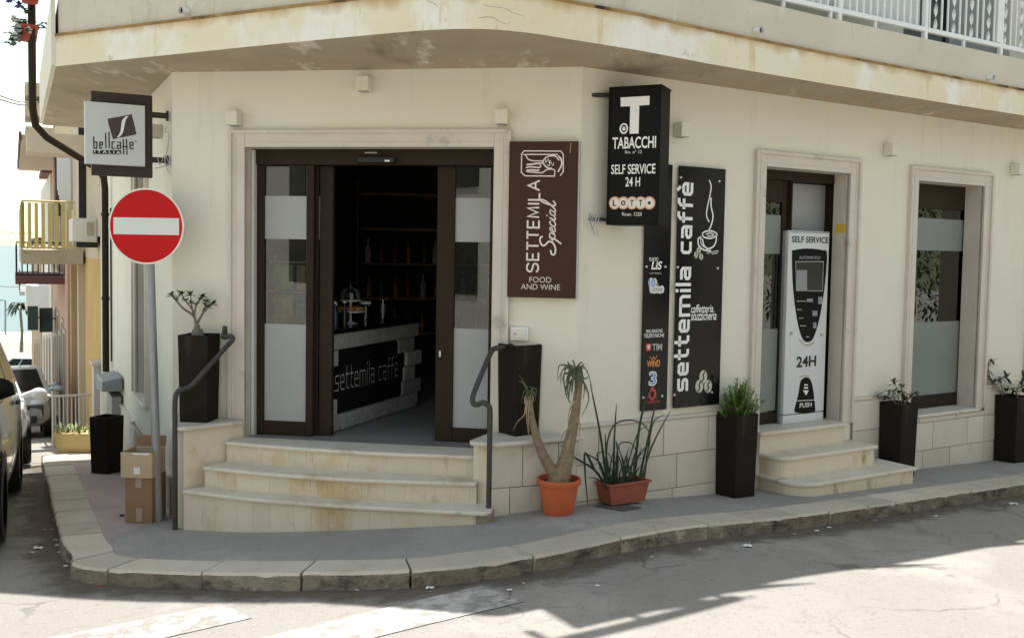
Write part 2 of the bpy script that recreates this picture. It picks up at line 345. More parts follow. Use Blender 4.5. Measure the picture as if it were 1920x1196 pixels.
# ================================================================== SETTING
def strip_mesh(name, pa, pb, nsub, m, h=Hp, dz=0, kind='structure'):
    b = MB(); n = len(pa); vs = []
    for (ax, ay), (bx, by) in zip(pa, pb):
        for k in range(nsub+1):
            t = k/nsub; x = ax+(bx-ax)*t; y = ay+(by-ay)*t; vs.append((x, y, h(x, y)+dz))
    m1 = nsub+1
    b.add(vs, [(i*m1+k, (i+1)*m1+k, (i+1)*m1+k+1, i*m1+k+1) for i in range(n-1) for k in range(nsub)])
    return tag(b.build(name, m, smooth=60), kind=kind)
def axis(a, b, fine0, fine1, f, c):
    o = []; x = a
    while x < b:
        o.append(x); x += f if fine0 <= x < fine1 else c
    return o+[b]
xs = axis(-120, 60, -8, 8, .25, 1.2); ys = axis(-30, 110, -1, 14, .25, 1.0)
b = MB(); n = len(xs)
def road_h(x, y): return Hp(x, y)-KH
b.add([(x, y, road_h(x, y)) for y in ys for x in xs], [(j*n+i, j*n+i+1, (j+1)*n+i+1, (j+1)*n+i) for j in range(len(ys)-1) for i in range(n-1)])
tag(b.build('road', M['asphalt'], smooth=60), kind='structure')
sand = mat('sand', (.62, .55, .44), .95, (.55, .48, .38), .2, .5, .3, 30)
b = MB(); b.quad((-140, 108, -8.94), (60, 108, -8.94), (60, 150, -10.2), (-140, 150, -10.2)); tag(b.build('beach', sand), kind='structure')
seam = mat('sea_water', (.12, .18, .18), .4, (.10, .16, .165), .02, .5, .5, .6)
b = MB(); b.add([(20000*math.cos(k*math.pi/24), 20000*math.sin(k*math.pi/24), -9.6) for k in range(48)], [tuple(range(48))]); tag(b.build('sea', seam), kind='structure')

kerb_out = [PL.xy(4.15, .88), PL.xy(2.5, .87), PL.xy(1, .86), PL.xy(-.4, .85), (-3.03, 6.60), (-2.93, 6.36), (-2.72, 6.22), (-2.26, 6.10), (-1.57, 5.90), (-.86, 5.73), (-.45, 5.72), (-.1, 5.80), (.29, 5.985), PR.xy(-.3, 1.0), PR.xy(1, 1.0), PR.xy(4, 1.0), PR.xy(8, 1.0), PR.xy(12, 1.0)]
kerb_in = [PL.xy(4.15, .60), PL.xy(2.5, .59), PL.xy(1, .58), PL.xy(-.4, .57), (-2.84, 6.78), (-2.76, 6.62), (-2.61, 6.50), (-2.18, 6.36), (-1.52, 6.17), (-.86, 6.02), (-.55, 6.0), (-.27, 6.07), (.13, 6.24), PR.xy(-.3, .70), PR.xy(1, .70), PR.xy(4, .70), PR.xy(8, .70), PR.xy(12, .70)]
ko = cat_rom(kerb_out, 10); ki = cat_rom(kerb_in, 10)
# arc-length cut into stones
acc = [0]
for a, c in zip(ko, ko[1:]): acc.append(acc[-1]+math.dist(a, c))
def at_arc(P, s):
    for i in range(len(acc)-1):
        if acc[i+1] >= s:
            t = (s-acc[i])/max(1e-9, acc[i+1]-acc[i]); return (P[i][0]+(P[i+1][0]-P[i][0])*t, P[i][1]+(P[i+1][1]-P[i][1])*t)
    return P[-1]
b = MB(); s0 = 0; rk = random.Random(3); face_ids = []
while s0 < acc[-1]-.3:
    ln = rk.choice([.62, .7, .78, .74]) if 5.4 < s0 < 9.6 else rk.choice([.36, .42, .5, .46, .55, .33]); s1 = min(acc[-1], s0+ln); g = rk.uniform(.004, .010); nn = 5
    jo = rk.uniform(-.005, .005); jz = rk.uniform(-.004, .003); vs = []; nn = 9
    for k in range(nn+1):
        s = s0+g+(s1-s0-2*g)*k/nn; o = at_arc(ko, s); i_ = at_arc(ki, s); ed = 1 if 0 < k < nn else .3
        dx, dy = o[0]-i_[0], o[1]-i_[1]; l = math.hypot(dx, dy); e = jo+rk.uniform(-.004, .004); ch = rk.uniform(.002, .006)
        if rk.random() < .05: ch += .010
        z = Hp(*o)+.004+jz; zi = Hp(*i_)+.004+jz; P = lambda d, zz: (o[0]+dx/l*(e+d), o[1]+dy/l*(e+d), zz)
        vs += [(i_[0], i_[1], zi), P(-ch-.004, z-ch*.3), P(.004, z-.014-ch), P(rk.uniform(-.010, .014)*ed, z-.05), P(rk.uniform(-.010, .016)*ed, z-.085), P(rk.uniform(-.006, .022)*ed, z-.20), (i_[0], i_[1], zi-.20)]
    fs = []; q7 = 7
    for k in range(nn):
        for q in range(6): fs.append((k*q7+q, k*q7+q+1, (k+1)*q7+q+1, (k+1)*q7+q))
    fs += [tuple(range(7)), tuple(nn*q7+q for q in range(6, -1, -1))]
    b.add(vs, fs); s0 = s1
kb = b.build('kerb', M['kerb'], smooth=25); kb.data.materials.append(M['kerb_face']); tag(kb, kind='structure')
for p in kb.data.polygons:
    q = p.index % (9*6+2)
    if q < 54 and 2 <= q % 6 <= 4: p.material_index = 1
# dirt-filled bed under the kerb joints
strip_mesh('kerb_bed', [at_arc(ko, s) for s in np.arange(0.02, acc[-1], .1)], [at_arc(ki, s) for s in np.arange(0.02, acc[-1], .1)], 1, M['joint'], dz=-.03)
# pavement sheets
back = []
for (x, y) in ki:
    sL = (x-PA[0])*PL.d[0]+(y-PA[1])*PL.d[1]; sR = (x-PB[0])*PR.d[0]+(y-PB[1])*PR.d[1]
    if sL > 0: back.append(PL.xy(sL, -.25))
    elif sR > 0: back.append(PR.xy(sR, -.25))
    else:
        t = ((x-ki[30][0]))/(ki[130][0]-ki[30][0]); t = min(1, max(0, t)); u = UA+(UB-UA)*t; back.append(PC.xy(u, -.3))
cut = min(range(len(ki)), key=lambda i: abs((ki[i][0]-PA[0])*PL.d[0]+(ki[i][1]-PA[1])*PL.d[1]+.55))
strip_mesh('pavement_paving', ki[:cut+1], back[:cut+1], 6, M['tile_pave'], dz=.001)
strip_mesh('pavement', ki[cut:], back[cut:], 8, M['asphalt_pave'], dz=.001)
# zebra crossing stripes and a faded line, laid on the road
def road_patch(name, P, m, dz=.005, n=10):
    a, b_, c, d = [np.array(p, float) for p in P]; B = MB(); vs = []
    for i in range(n+1):
        for j in range(5):
            p = (a+(b_-a)*i/n)*(1-j/4)+(d+(c-d)*i/n)*j/4; vs.append((p[0], p[1], road_h(*p)+dz))
    B.add(vs, [(i*5+j, (i+1)*5+j, (i+1)*5+j+1, i*5+j+1) for i in range(n) for j in range(4)])
    return tag(B.build(name, m, smooth=60), kind='structure')
road_patch('zebra_stripe', [(-2.6, 4.14), (-.16, 5.68), (.10, 5.34), (-2.34, 3.80)], M['paint'])
road_patch('zebra_stripe', [(-3.9, 4.30), (-1.72, 5.66), (-1.44, 5.33), (-3.64, 3.93)], M['paint'])
def dirt_strip(name, w, seed):
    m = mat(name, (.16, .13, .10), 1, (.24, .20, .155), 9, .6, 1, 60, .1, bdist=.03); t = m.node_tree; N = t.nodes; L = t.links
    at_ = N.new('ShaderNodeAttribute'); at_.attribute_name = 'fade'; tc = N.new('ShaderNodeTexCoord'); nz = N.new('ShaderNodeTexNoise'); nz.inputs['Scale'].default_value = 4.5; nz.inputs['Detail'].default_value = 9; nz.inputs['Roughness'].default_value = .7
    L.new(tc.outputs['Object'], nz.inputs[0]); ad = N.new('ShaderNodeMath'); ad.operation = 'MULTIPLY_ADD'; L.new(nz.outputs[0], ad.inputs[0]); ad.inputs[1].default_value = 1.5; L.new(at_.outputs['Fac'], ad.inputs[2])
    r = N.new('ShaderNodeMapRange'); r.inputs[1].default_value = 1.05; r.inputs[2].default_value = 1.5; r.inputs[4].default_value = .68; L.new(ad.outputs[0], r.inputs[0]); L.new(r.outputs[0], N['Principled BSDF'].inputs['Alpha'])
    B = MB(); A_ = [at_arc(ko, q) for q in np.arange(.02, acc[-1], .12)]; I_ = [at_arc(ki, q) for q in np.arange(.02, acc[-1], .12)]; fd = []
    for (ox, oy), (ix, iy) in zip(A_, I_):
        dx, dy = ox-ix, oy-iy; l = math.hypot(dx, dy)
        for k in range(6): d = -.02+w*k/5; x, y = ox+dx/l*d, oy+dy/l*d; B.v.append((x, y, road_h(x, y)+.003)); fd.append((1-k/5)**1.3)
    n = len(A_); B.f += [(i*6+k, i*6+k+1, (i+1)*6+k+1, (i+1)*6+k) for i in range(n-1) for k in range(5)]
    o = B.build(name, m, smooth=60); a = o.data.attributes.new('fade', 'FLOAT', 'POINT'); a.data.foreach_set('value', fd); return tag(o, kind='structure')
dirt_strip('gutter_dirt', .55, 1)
# drain cover set in the pavement
b = MB(); q = [onz(1112, 962, .222), onz(1150, 954, .222), onz(1205, 965, .222), onz(1168, 975, .222)]
b.add([(p[0], p[1], Hp(p[0], p[1])+.006) for p in q], [(0, 1, 2, 3)])
c0 = sum(np.array(p) for p in q)/4
dm = mat('drain_iron', (.13, .11, .10), .8, (.09, .08, .075), 12, .6, .5, 60)
dc = b.build('drain_cover', dm); tag(dc, 'flat iron drain cover in the pavement under the terracotta trough', 'drain cover')

# ================================================================== THE CORNER BUILDING
house = thing('cafe_building', 'cream corner building with café entrance steps and long curved balcony', 'building', (-.8, 7.6, 0))
def facade(pl, u0, u1, z0, z1, holes, depth):
    b = MB(); us = sorted({u0, u1, *[h[0] for h in holes], *[h[1] for h in holes]}); zs = sorted({z0, z1, *[h[2] for h in holes], *[h[3] for h in holes]})
    for a, c in zip(us, us[1:]):
        for e, f in zip(zs, zs[1:]):
            if any(h[0] <= a and c <= h[1] and h[2] <= e and f <= h[3] for h in holes): continue
            b.quad(pl.pt(a, e), pl.pt(c, e), pl.pt(c, f), pl.pt(a, f))
    return b
DOOR = (0, 2.02, .60, 3.01); RD = (1.96, 3.05, .62, 2.985); RW = (4.05, 5.14, .665, 2.975); RW2 = (6.14, 7.22, .665, 2.975); LW = (1.66, 2.60, .66, 2.975)
b = MB()
for f in (facade(PC, UA, UB, -.4, 3.62, [DOOR], 0), facade(PR, 0, 10.5, -.4, 3.62, [RD, RW, RW2], 0), facade(PL, 0, 7.2, -1.2, 3.62, [LW], 0),
          facade(PC, UA, UB, 3.62, 6.95, [], 0), facade(PR, 0, 10.5, 3.62, 6.95, [(3.75, 5.5, 4.0, 6.3), (6.5, 7.8, 4.0, 6.3)], 0), facade(PL, 0, 4.5, 3.62, 6.95, [], 0)):
    b.add(f.v, f.f)
e1, e2 = PR.xy(10.5), PL.xy(7.2); bk = (1.5, 18)
for p, q in ((e1, bk), (bk, e2)): b.quad((*p, -1.5), (*q, -1.5), (*q, 3.62), (*p, 3.62))
bk2 = (3.5, 15.5)
for p, q in ((e1, bk2), (bk2, PL.xy(4.5))): b.quad((*p, 3.62), (*q, 3.62), (*q, 6.95), (*p, 6.95))
b.add([(*p, 3.62) for p in (PL.xy(4.5), bk2, e1, bk, e2)], [(0, 1, 2, 3, 4)])
b.build('wall', M['plaster'], house)
# reveals lined with marble
b = MB()
def reveal(pl, h, d):
    u0, u1, z0, z1 = h
    b.quad(pl.pt(u0, z0), pl.pt(u0, z1), pl.pt(u0, z1, -d), pl.pt(u0, z0, -d)); b.quad(pl.pt(u1, z0), pl.pt(u1, z1), pl.pt(u1, z1, -d), pl.pt(u1, z0, -d))
    b.quad(pl.pt(u0, z1), pl.pt(u1, z1), pl.pt(u1, z1, -d), pl.pt(u0, z1, -d))
for pl, h, d in ((PC, DOOR, .14), (PR, RD, .17), (PR, RW, .20), (PR, RW2, .20), (PL, LW, .2)):
    b = MB(); reveal(pl, h, d); b.build('reveal', M['marble'], house)
for h in ((3.75, 5.5, 4.0, 6.3), (6.5, 7.8, 4.0, 6.3)):
    b = MB(); reveal(PR, h, .15); b.build('upper_reveal', M['plaster'], house)
# marble surrounds: flat band with a raised outer fillet, plus dark shadow-line pieces left to real geometry
def surround(pl, h, w, zbot, label=None):
    u0, u1, z0, z1 = h; b = MB()
    b.pbox(pl, u0-w+.02, u0, zbot, z1+w-.02, -.02, .022); b.pbox(pl, u1, u1+w-.02, zbot, z1+w-.02, -.02, .022)
    b.pbox(pl, u0+.001, u1-.001, z1, z1+w-.02, -.02, .0215)
    b.pbox(pl, u0-w, u0-w+.03, zbot, z1+w, -.02, .042); b.pbox(pl, u1+w-.03, u1+w, zbot, z1+w, -.02, .042)
    b.pbox(pl, u0-w+.031, u1+w-.031, z1+w-.03, z1+w, -.02, .0415)
    b.pbox(pl, u0-w+.06, u0-w+.066, zbot, z1+w-.06, -.02, .026); b.pbox(pl, u1+w-.066, u1+w-.06, zbot, z1+w-.06, -.02, .026)
    b.pbox(pl, u0-.03, u1+.03, z1+.035, z1+.04, -.02, .0235)
    return b.build('door_surround' if zbot < .7 and h in (DOOR, RD) else 'window_surround', M['marble'], house, bevel=.004, seg=1)
surround(PC, DOOR, .135, .665); surround(PR, RD, .135, .665); surround(PR, RW, .135, .66); surround(PR, RW2, .135, .66); surround(PL, LW, .12, .66)
# window sills
for pl, h in ((PR, RW), (PR, RW2), (PL, LW)):
    b = MB(); b.pbox(pl, h[0]-.005, h[1]+.03, h[2]-.034, h[2], -.22, .05); b.build('sill', M['tread'], house, bevel=.012, seg=3)
# stone plinth: individual slabs with open joints over a mortar bed
b = MB(); mb = MB(); rs = random.Random(5)
def slabs(pl, u0, u1, courses, off=.030, wid=(.42, .66)):
    for (za, zb) in courses:
        u = u0-rs.uniform(0, .3)
        while u < u1:
            w = rs.uniform(*wid); a, c = max(u, u0)+.004, min(u+w, u1)-.004
            if c-a > .03: b.pbox(pl, a, c, za+.0035, zb-.0035, .004, off+rs.uniform(-.0025, .0025))
            u += w
def plinth(pl, u0, u1, zc=(-.35, .02, .295, .578, .868)):
    global b, mb
    b = MB(); mb = MB(); slabs(pl, u0, u1, list(zip(zc, zc[1:]))); mb.pbox(pl, u0, u1, zc[0], zc[-1], -.01, .022)
    b.build('stone_plinth', M['cladding'], house, bevel=.003, seg=1); mb.build('plinth_mortar', M['joint'], house)
plinth(PR, .0, 1.82); plinth(PR, 3.19, 3.91); plinth(PR, 5.28, 6.0); plinth(PR, 7.36, 10)
for a, c in ((3.91, 5.28), (6.0, 7.36)): plinth(PR, a, c, (-.35, .02, .295, .578, .63))
plinth(PR, 1.825, 3.19, (-.35, .02, .30, .48))
plinth(PL, .02, 1.53, (-.6, .02, .30)); plinth(PL, 1.53, 2.73, (-.6, .02, .30)); plinth(PL, 2.73, 7.1, (-1.2, -.5, -.25, .02, .30))
for pl, u0, u1, z in ((PR, .0, 1.825, .868), (PR, 3.186, 3.914, .868), (PR, 5.276, 6.004, .868), (PR, 7.356, 10, .868), (PL, .02, 1.54, .30), (PL, 2.74, 7.1, .30)):
    b = MB(); b.pbox(pl, u0, u1, z, z+.03, -.01, .045); b.build('plinth_cap', M['marble'], house, bevel=.008, seg=2)

# ---------------- balcony slab, fascia band, upstand, railing
out = [PL.xy(4.4, .83), PL.xy(.24, .84), (-2.2, 6.94), (-1.2, 6.48)]
arc = cat_rom([(-1.6, 6.665), (-1.2, 6.48), (-.85, 6.32), (-.5, 6.185), (-.2, 6.15), (.08, 6.235), (.39, 6.42), (.85, 6.705)], 6)
path = [PL.xy(4.4, .83), PL.xy(.24, .84)]+[tuple(p) for p in arc]+[PR.xy(.7, .645), PR.xy(2, .60), PR.xy(4, .58), PR.xy(10.5, .58)]
def inset(P, d):   # shift an open outline towards the building
    o = []
    for i, p in enumerate(P):
        a = np.array(P[max(i-1, 0)]); c = np.array(P[min(i+1, len(P)-1)]); t = (c-a)/np.linalg.norm(c-a); nrm = np.array([-t[1], t[0]])
        k = 1.0
        if 0 < i < len(P)-1:
            t1 = np.array(p)-a; t1 = t1/np.linalg.norm(t1); k = 1/max(.4, abs(nrm@np.array([-t1[1], t1[0]])))
        o.append(tuple(np.array(p)+nrm*d*k))
    return o
inner = [PR.xy(10.5, -.2), PR.xy(.1, -.2), PC.xy(.2, -.3), PL.xy(.2, -.2), PL.xy(4.4, -.2)]
b = MB(); b.prism(path+inner, 3.61, 3.845)
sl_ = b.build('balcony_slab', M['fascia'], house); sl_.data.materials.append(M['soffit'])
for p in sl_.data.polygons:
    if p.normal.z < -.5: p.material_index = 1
def ribbon_prism(P, d0, d1, z0, z1):
    return inset(P, d0)+inset(P, d1)[::-1], z0, z1
b = MB(); b.prism(*ribbon_prism(path, -.006, .1, 3.842, 3.862)); rs_t = M['fascia'].node_tree; rs_N = rs_t.nodes; rs_L = rs_t.links; rs_b = rs_N['Principled BSDF']; rs_src = rs_b.inputs['Base Color'].links[0].from_socket
rs_tc = rs_N.new('ShaderNodeTexCoord'); rs_sx = rs_N.new('ShaderNodeSeparateXYZ'); rs_L.new(rs_tc.outputs['Object'], rs_sx.inputs[0])
rs_r = rs_N.new('ShaderNodeMapRange'); rs_r.inputs[1].default_value = 3.69; rs_r.inputs[2].default_value = 3.85; rs_r.inputs[4].default_value = .85; rs_L.new(rs_sx.outputs[2], rs_r.inputs[0])
rs_mp = rs_N.new('ShaderNodeMapping'); rs_mp.inputs['Scale'].default_value = (1, 1, .25); rs_L.new(rs_tc.outputs['Object'], rs_mp.inputs[0]); rs_nz = rs_N.new('ShaderNodeTexNoise'); rs_nz.inputs['Scale'].default_value = 5; rs_nz.inputs['Detail'].default_value = 8; rs_L.new(rs_mp.outputs[0], rs_nz.inputs[0])
rs_ad = rs_N.new('ShaderNodeMath'); rs_L.new(rs_r.outputs[0], rs_ad.inputs[0]); rs_L.new(rs_nz.outputs[0], rs_ad.inputs[1]); rs_r2 = rs_N.new('ShaderNodeMapRange'); rs_r2.inputs[1].default_value = 1.0; rs_r2.inputs[2].default_value = 1.38; rs_r2.inputs[4].default_value = .85; rs_L.new(rs_ad.outputs[0], rs_r2.inputs[0])
rs_mx = rs_N.new('ShaderNodeMix'); rs_mx.data_type = 'RGBA'; rs_L.new(rs_r2.outputs[0], rs_mx.inputs[0]); rs_L.new(rs_src, rs_mx.inputs[6]); rs_mx.inputs[7].default_value = (.50, .34, .16, 1); rs_L.new(rs_mx.outputs[2], rs_b.inputs['Base Color'])
b.build('rusty_drip_line', M['rust'], house)
b = MB(); b.prism(*ribbon_prism(path, .022, .16, 3.8625, 4.15)); b.build('balcony_upstand', M['parapet'], house, bevel=.01, seg=2)
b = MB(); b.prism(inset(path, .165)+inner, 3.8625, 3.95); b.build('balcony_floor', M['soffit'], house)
# hairline cracks in the fascia
PF = Pl((-.5, 6.185), (.3, -.035)); hF = hitter0 = (lambda x, y: PF.hit(x, y, .004))
for pts_ in ([(858, 36), (880, 38), (900, 34), (922, 33), (938, 42), (952, 46), (958, 40)], [(905, 8), (918, 13), (945, 16), (965, 26), (985, 32)], [(800, 2), (815, 8), (822, 14)]):
    b = MB(); b.stroke(lambda a, c, e: PF.pt(a, c, .006+e), [hF(*q) for q in cat_rom(pts_, 4)], .0032, .001, taper=lambda t: .35+.65*math.sin(math.pi*t)); b.build('fascia_crack', M['joint'], house)
# thin white edge strip along the street end of the balcony
b = MB()
for pl, s, z in ((1, 0, 0),):
    p = inset(path, -.03)
    b.prism([p[0], p[1], path[1], path[0]], 3.62, 4.16)
b.build('edge_flashing', M['plaster'], house)
# roof: unseen slab over the upper storey, outline shaped to throw the shadow on the street
rpath = [PL.xy(4.4, .95), PL.xy(.45, .95), PL.xy(.1, .50)]+inset([tuple(p) for p in arc[:-8]], .60)+[PR.xy(-.75, .50), PR.xy(10.5, .50)]
b = MB(); b.prism(rpath+inner, 6.951, 7.15)
g = MB()
p1 = [PR.xy(-1.1, .58), PR.xy(.3, .575), PR.xy(.3, .66), PR.xy(-1.1, .68)]
b.build('roof_slab', M['fascia'], house)
g.prism(p1, 7.0, 7.1); g.build('shadow_strip', M['galv'], house)  # added unseen strip, leaves a bright slot in the road shadow
for s in (-.35, .15, 1.35, 2.7, 4.2):
    g = MB(); g.prism([PR.xy(s, .49), PR.xy(s+.35, .49), PR.xy(s+.75, .66)], 7.02, 7.08); g.build('shadow_tooth', M['galv'], house)  # added unseen triangles, shaped to notch the edge of the road shadow
for s in (-1.0, -.4, .2):
    g = MB(); g.pbox(PR, s, s+.05, 7.03, 7.07, .4, .60); g.build('shadow_strip_arm', M['galv'], house)  # unseen arms for the added shadow-casting strip
b = MB(); b.prism([PA, PB, e1, bk2, PL.xy(4.5)], 6.951, 7.10); b.build('roof_deck', M['soffit'], house)

# railing along the street front
o_ = .53
def rail_pt(s, z, d=0): return PR.pt(s, z, o_+d)
b = MB(); S0, S1 = .9, 10.3
b.pbox(PR, S0, S1, 4.215, 4.255, o_-.02, o_+.02); b.pbox(PR, S0, S1, 5.05, 5.10, o_-.025, o_+.025)
s = S0; 
for s in (1.55, 2.10, 2.66, 3.33, 3.90, 4.47, 5.04, 5.61, 6.18, 6.75): b.pbox(PR, s-.014, s+.014, 4.13, 4.215, o_-.012, o_+.012)
for s in (1.0, 2.2, 3.33, 4.47, 5.61, 6.75, 7.9):
    b.pbox(PR, s-.02, s+.02, 4.13, 5.06, o_-.021, o_+.021)
for s in (4.47, 6.75): b.pbox(PR, s-.075, s-.021, 4.26, 5.05, o_-.02, o_+.02)
b.build('balcony_railing', M['white'], house, bevel=.003, seg=1)
bars = MB(); k = 0; s = 1.0
while s < 8:
    s += .0885; k += 1
    if min(abs(s-q) for q in (2.2, 3.33, 4.47, 5.61, 6.75)) < .035: continue
    if k % 3 == 1 and s > 3.4:   # twisted flat bar
        nseg = 24; w = .017; vs = []
        for i in range(nseg+1):
            z = 4.255+.795*i/nseg; an = i/nseg*math.pi*6; du, dn = math.cos(an)*w, math.sin(an)*w
            vs += [rail_pt(s-du, z, -dn), rail_pt(s+du, z, dn)]
        bars.add(vs, [(2*i, 2*i+1, 2*i+3, 2*i+2) for i in range(nseg)])
    else: bars.pbox(PR, s-.0085, s+.0085, 4.255, 5.05, o_-.006, o_+.006)
bars.build('railing_bars', M['white'], house)
b = MB(); vs = []
for i in range(60):
    s = .95+2.36*i/59
    for z in (4.26, 5.04): vs.append(PR.pt(s, z, o_-.045+.010*math.sin(s*40)))
b.add(vs, [(2*i, 2*i+2, 2*i+3, 2*i+1) for i in range(59)])
b.build('railing_sheet', mat('white_sheet', (.66, .66, .65), .9, (.6, .6, .59), 3, .5), house, smooth=80)
# upper balcony doors behind the railing
b = MB(); b.pbox(PR, 3.75, 5.5, 4.0, 6.3, -.15, -.12); b.build('balcony_door', M['screen'], house)
b = MB()
for a, c in ((3.76, 3.83), (4.58, 4.68), (5.42, 5.49)): b.pbox(PR, a, c, 4.0, 6.3, -.13, -.08)
b.build('balcony_door_frame', M['grey_box'], house)
b = MB(); b.pbox(PR, 4.69, 5.41, 4.02, 6.2, -.118, -.10); b.build('balcony_shutter', mat('grey_shutter', (.30, .30, .29), .7, (.25, .25, .24), 3), house)
b = MB(); b.pbox(PR, 6.5, 7.8, 4.0, 6.3, -.14, -.10); b.build('balcony_door', mat('olive_shutter', (.20, .20, .10), .7, (.16, .16, .08), 3), house)
# drain spouts through the upstand
for pxy in ((352, 22), (1415, 58), (1851, 146)):
    if pxy[0] < 500: u = None
    best = None
    for z in (3.95,):
        p = onz(pxy[0], pxy[1], z)
    # walk the outline to the nearest point, spout points outwards
    P = inset(path, .02); bd = 9
    for a, c in zip(P, P[1:]):
        a, c = np.array(a), np.array(c); w = ray(*pxy)[:2]; w = w/np.linalg.norm(w)
        den = np.linalg.det(np.array([w, -(c-a)]).T)
        if abs(den) < 1e-6: continue
        sol = np.linalg.solve(np.array([w, -(c-a)]).T, a)
        if 0 <= sol[1] <= 1 and 0 < sol[0] < bd+5:
            q = a+(c-a)*sol[1]; t = (c-a)/np.linalg.norm(c-a); bd = sol[0]
            best = (q, np.array([t[1], -t[0]]))
    q, nn_ = best; rr = ray(*pxy); z = 2.2+rr[2]*np.linalg.norm(q)/np.linalg.norm(rr[:2])
    b = MB(); b.tube([(q[0], q[1], z), (q[0]+nn_[0]*.07, q[1]+nn_[1]*.07, z-.008)], .024, 14, False)
    b.tube([(q[0], q[1], z), (q[0]+nn_[0]*.068, q[1]+nn_[1]*.068, z-.008)], .019, 14, False)
    sp = b.build('drain_spout', M['white'], house, smooth=50)
    b = MB(); b.tube([(q[0]+nn_[0]*.02, q[1]+nn_[1]*.02, z-.002), (q[0]+nn_[0]*.05, q[1]+nn_[1]*.05, z-.006)], .0185, 14); b.build('spout_bore', M['ink'], sp)

# ---------------- interior shell, floor and ceiling
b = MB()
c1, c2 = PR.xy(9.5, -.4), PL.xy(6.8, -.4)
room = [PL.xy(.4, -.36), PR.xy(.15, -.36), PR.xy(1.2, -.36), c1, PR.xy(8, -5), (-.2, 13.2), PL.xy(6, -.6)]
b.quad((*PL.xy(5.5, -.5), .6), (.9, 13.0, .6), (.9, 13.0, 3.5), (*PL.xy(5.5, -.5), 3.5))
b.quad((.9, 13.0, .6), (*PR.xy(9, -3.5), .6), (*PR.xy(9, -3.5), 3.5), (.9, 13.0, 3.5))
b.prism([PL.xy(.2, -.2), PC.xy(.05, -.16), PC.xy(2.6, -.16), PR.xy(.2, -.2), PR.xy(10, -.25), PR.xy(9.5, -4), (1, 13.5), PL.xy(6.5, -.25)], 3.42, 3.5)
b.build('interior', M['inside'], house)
b = MB(); b.prism([PL.xy(.2, -.2), PC.xy(.0, -.0), PC.xy(2.02, -.0), PR.xy(.2, -.2), PR.xy(10, -.25), PR.xy(9.5, -4), (1, 13.5), PL.xy(6.5, -.25)], .6, .672)
b.build('interior_floor', M['inside_floor'], house)

# ---------------- main entrance: fixed glazed panels, sliding leaves, header
def panel(pl, u0, u1, z0, z1, off, st, rails, gl, name, frosts=(), m='brown_metal', th=.05):
    b = MB(); b.pbox(pl, u0, u0+st, z0, z1, off-th, off); b.pbox(pl, u1-st, u1, z0, z1, off-th, off)
    b.pbox(pl, u0+st, u1-st, z0, z0+rails[0], off-th+.001, off-.002); b.pbox(pl, u0+st, u1-st, z1-rails[1], z1, off-th+.001, off-.002)
    f = b.build(name, M[m], house, bevel=.004, seg=1)
    b = MB(); b.pbox(pl, u0+st-.005, u1-st+.005, z0+rails[0]-.005, z1-rails[1]+.005, off-th*.55, off-th*.45); b.build('glass_pane', M[gl], f)
    for za, zb in frosts:
        b = MB(); b.pbox(pl, u0+st, u1-st, za, zb, off-th*.45+.001, off-th*.45+.003); b.build('frosted_band', M['frost_dk' if gl == 'pane_dark' else 'frost'], f)
    return f
FR = ((2.285, 2.635), (.79, 1.59))
b = MB(); b.pbox(PC, .02, 2.0, 2.885, 3.005, -.20, -.13); hd = b.build('door_header', M['brown_metal'], house, bevel=.004, seg=1)
b = MB(); b.pbox(PC, .90, 1.21, 2.895, 2.945, -.13, -.07); sd = b.build('door_sensor', M['ink'], hd, bevel=.012, seg=3)
b = MB(); b.pbox(PC, 1.13, 1.17, 2.905, 2.918, -.0695, -.066); b.build('sensor_light', M['white'], sd)
b = MB(); b.pbox(PC, .95, 1.05, 2.975, 2.985, -.13, -.120); b.build('header_badge', M['grey_print'], hd)
b = MB(); b.pbox(PC, .005, .028, .672, 3.0, -.16, -.10); b.build('guide_rail', M['silver'], hd)
panel(PC, .03, .515, .674, 2.884, -.15, .062, (.115, .01), 'glass', 'fixed_panel', FR)
panel(PC, .42, .655, .674, 2.884, -.215, .112, (.10, .02), 'glass', 'sliding_leaf', ((2.285, 2.635),))
rp = panel(PC, 1.525, 2.10, .668, 2.884, -.215, .145, (.115, .01), 'glass', 'sliding_leaf', FR)
b = MB(); b.pbox(PC, 1.556, 1.572, 1.36, 1.41, -.214, -.198); b.build('door_lock', M['silver'], rp, bevel=.003)

# ---------------- side door with vending machine, and windows
panel(PR, 2.03, 2.47, .685, 2.90, -.20, .06, (.10, .20), 'pane_dark', 'side_door_panel', ((2.235, 2.585), (.80, 1.55)), 'brown_metal')
b = MB(); b.pbox(PR, 1.962, 3.35, 2.90, 3.05, -.30, -.165); b.pbox(PR, 1.962, 2.03, .68, 2.90, -.26, -.172); b.pbox(PR, 3.12, 3.2, .68, 2.9, -.6, -.171); b.build('side_door_frame', M['brown_metal'], house)
b = MB(); b.pbox(PR, 2.475, 2.49, .69, 2.90, -.36, -.16); b.build('door_edge', M['brown_metal'], house)
b = MB(); b.pbox(PR, 2.49, 3.12, 2.30, 2.895, -.34, -.33); b.build('frosted_transom', M['frost'], house)
b = MB(); b.pbox(PR, 2.45, 3.25, .68, 2.9, -.95, -.90); b.build('door_lining', M['inside'], house)
for h in (RW, RW2):
    panel(PR, h[0]+.0, h[1]+.14, h[2]+.006, h[3]+.05, -.20, .07, (.125, .30), 'pane_dark', 'shop_window', ((2.30, 2.63), (.80, 1.56)), 'brown_metal')
panel(PL, LW[0]-.05, LW[1]+.05, LW[2]+.006, LW[3]+.03, -.20, .07, (.12, .15), 'pane_dark', 'shop_window', ((2.30, 2.63), (.80, 1.56)), 'brown_metal')

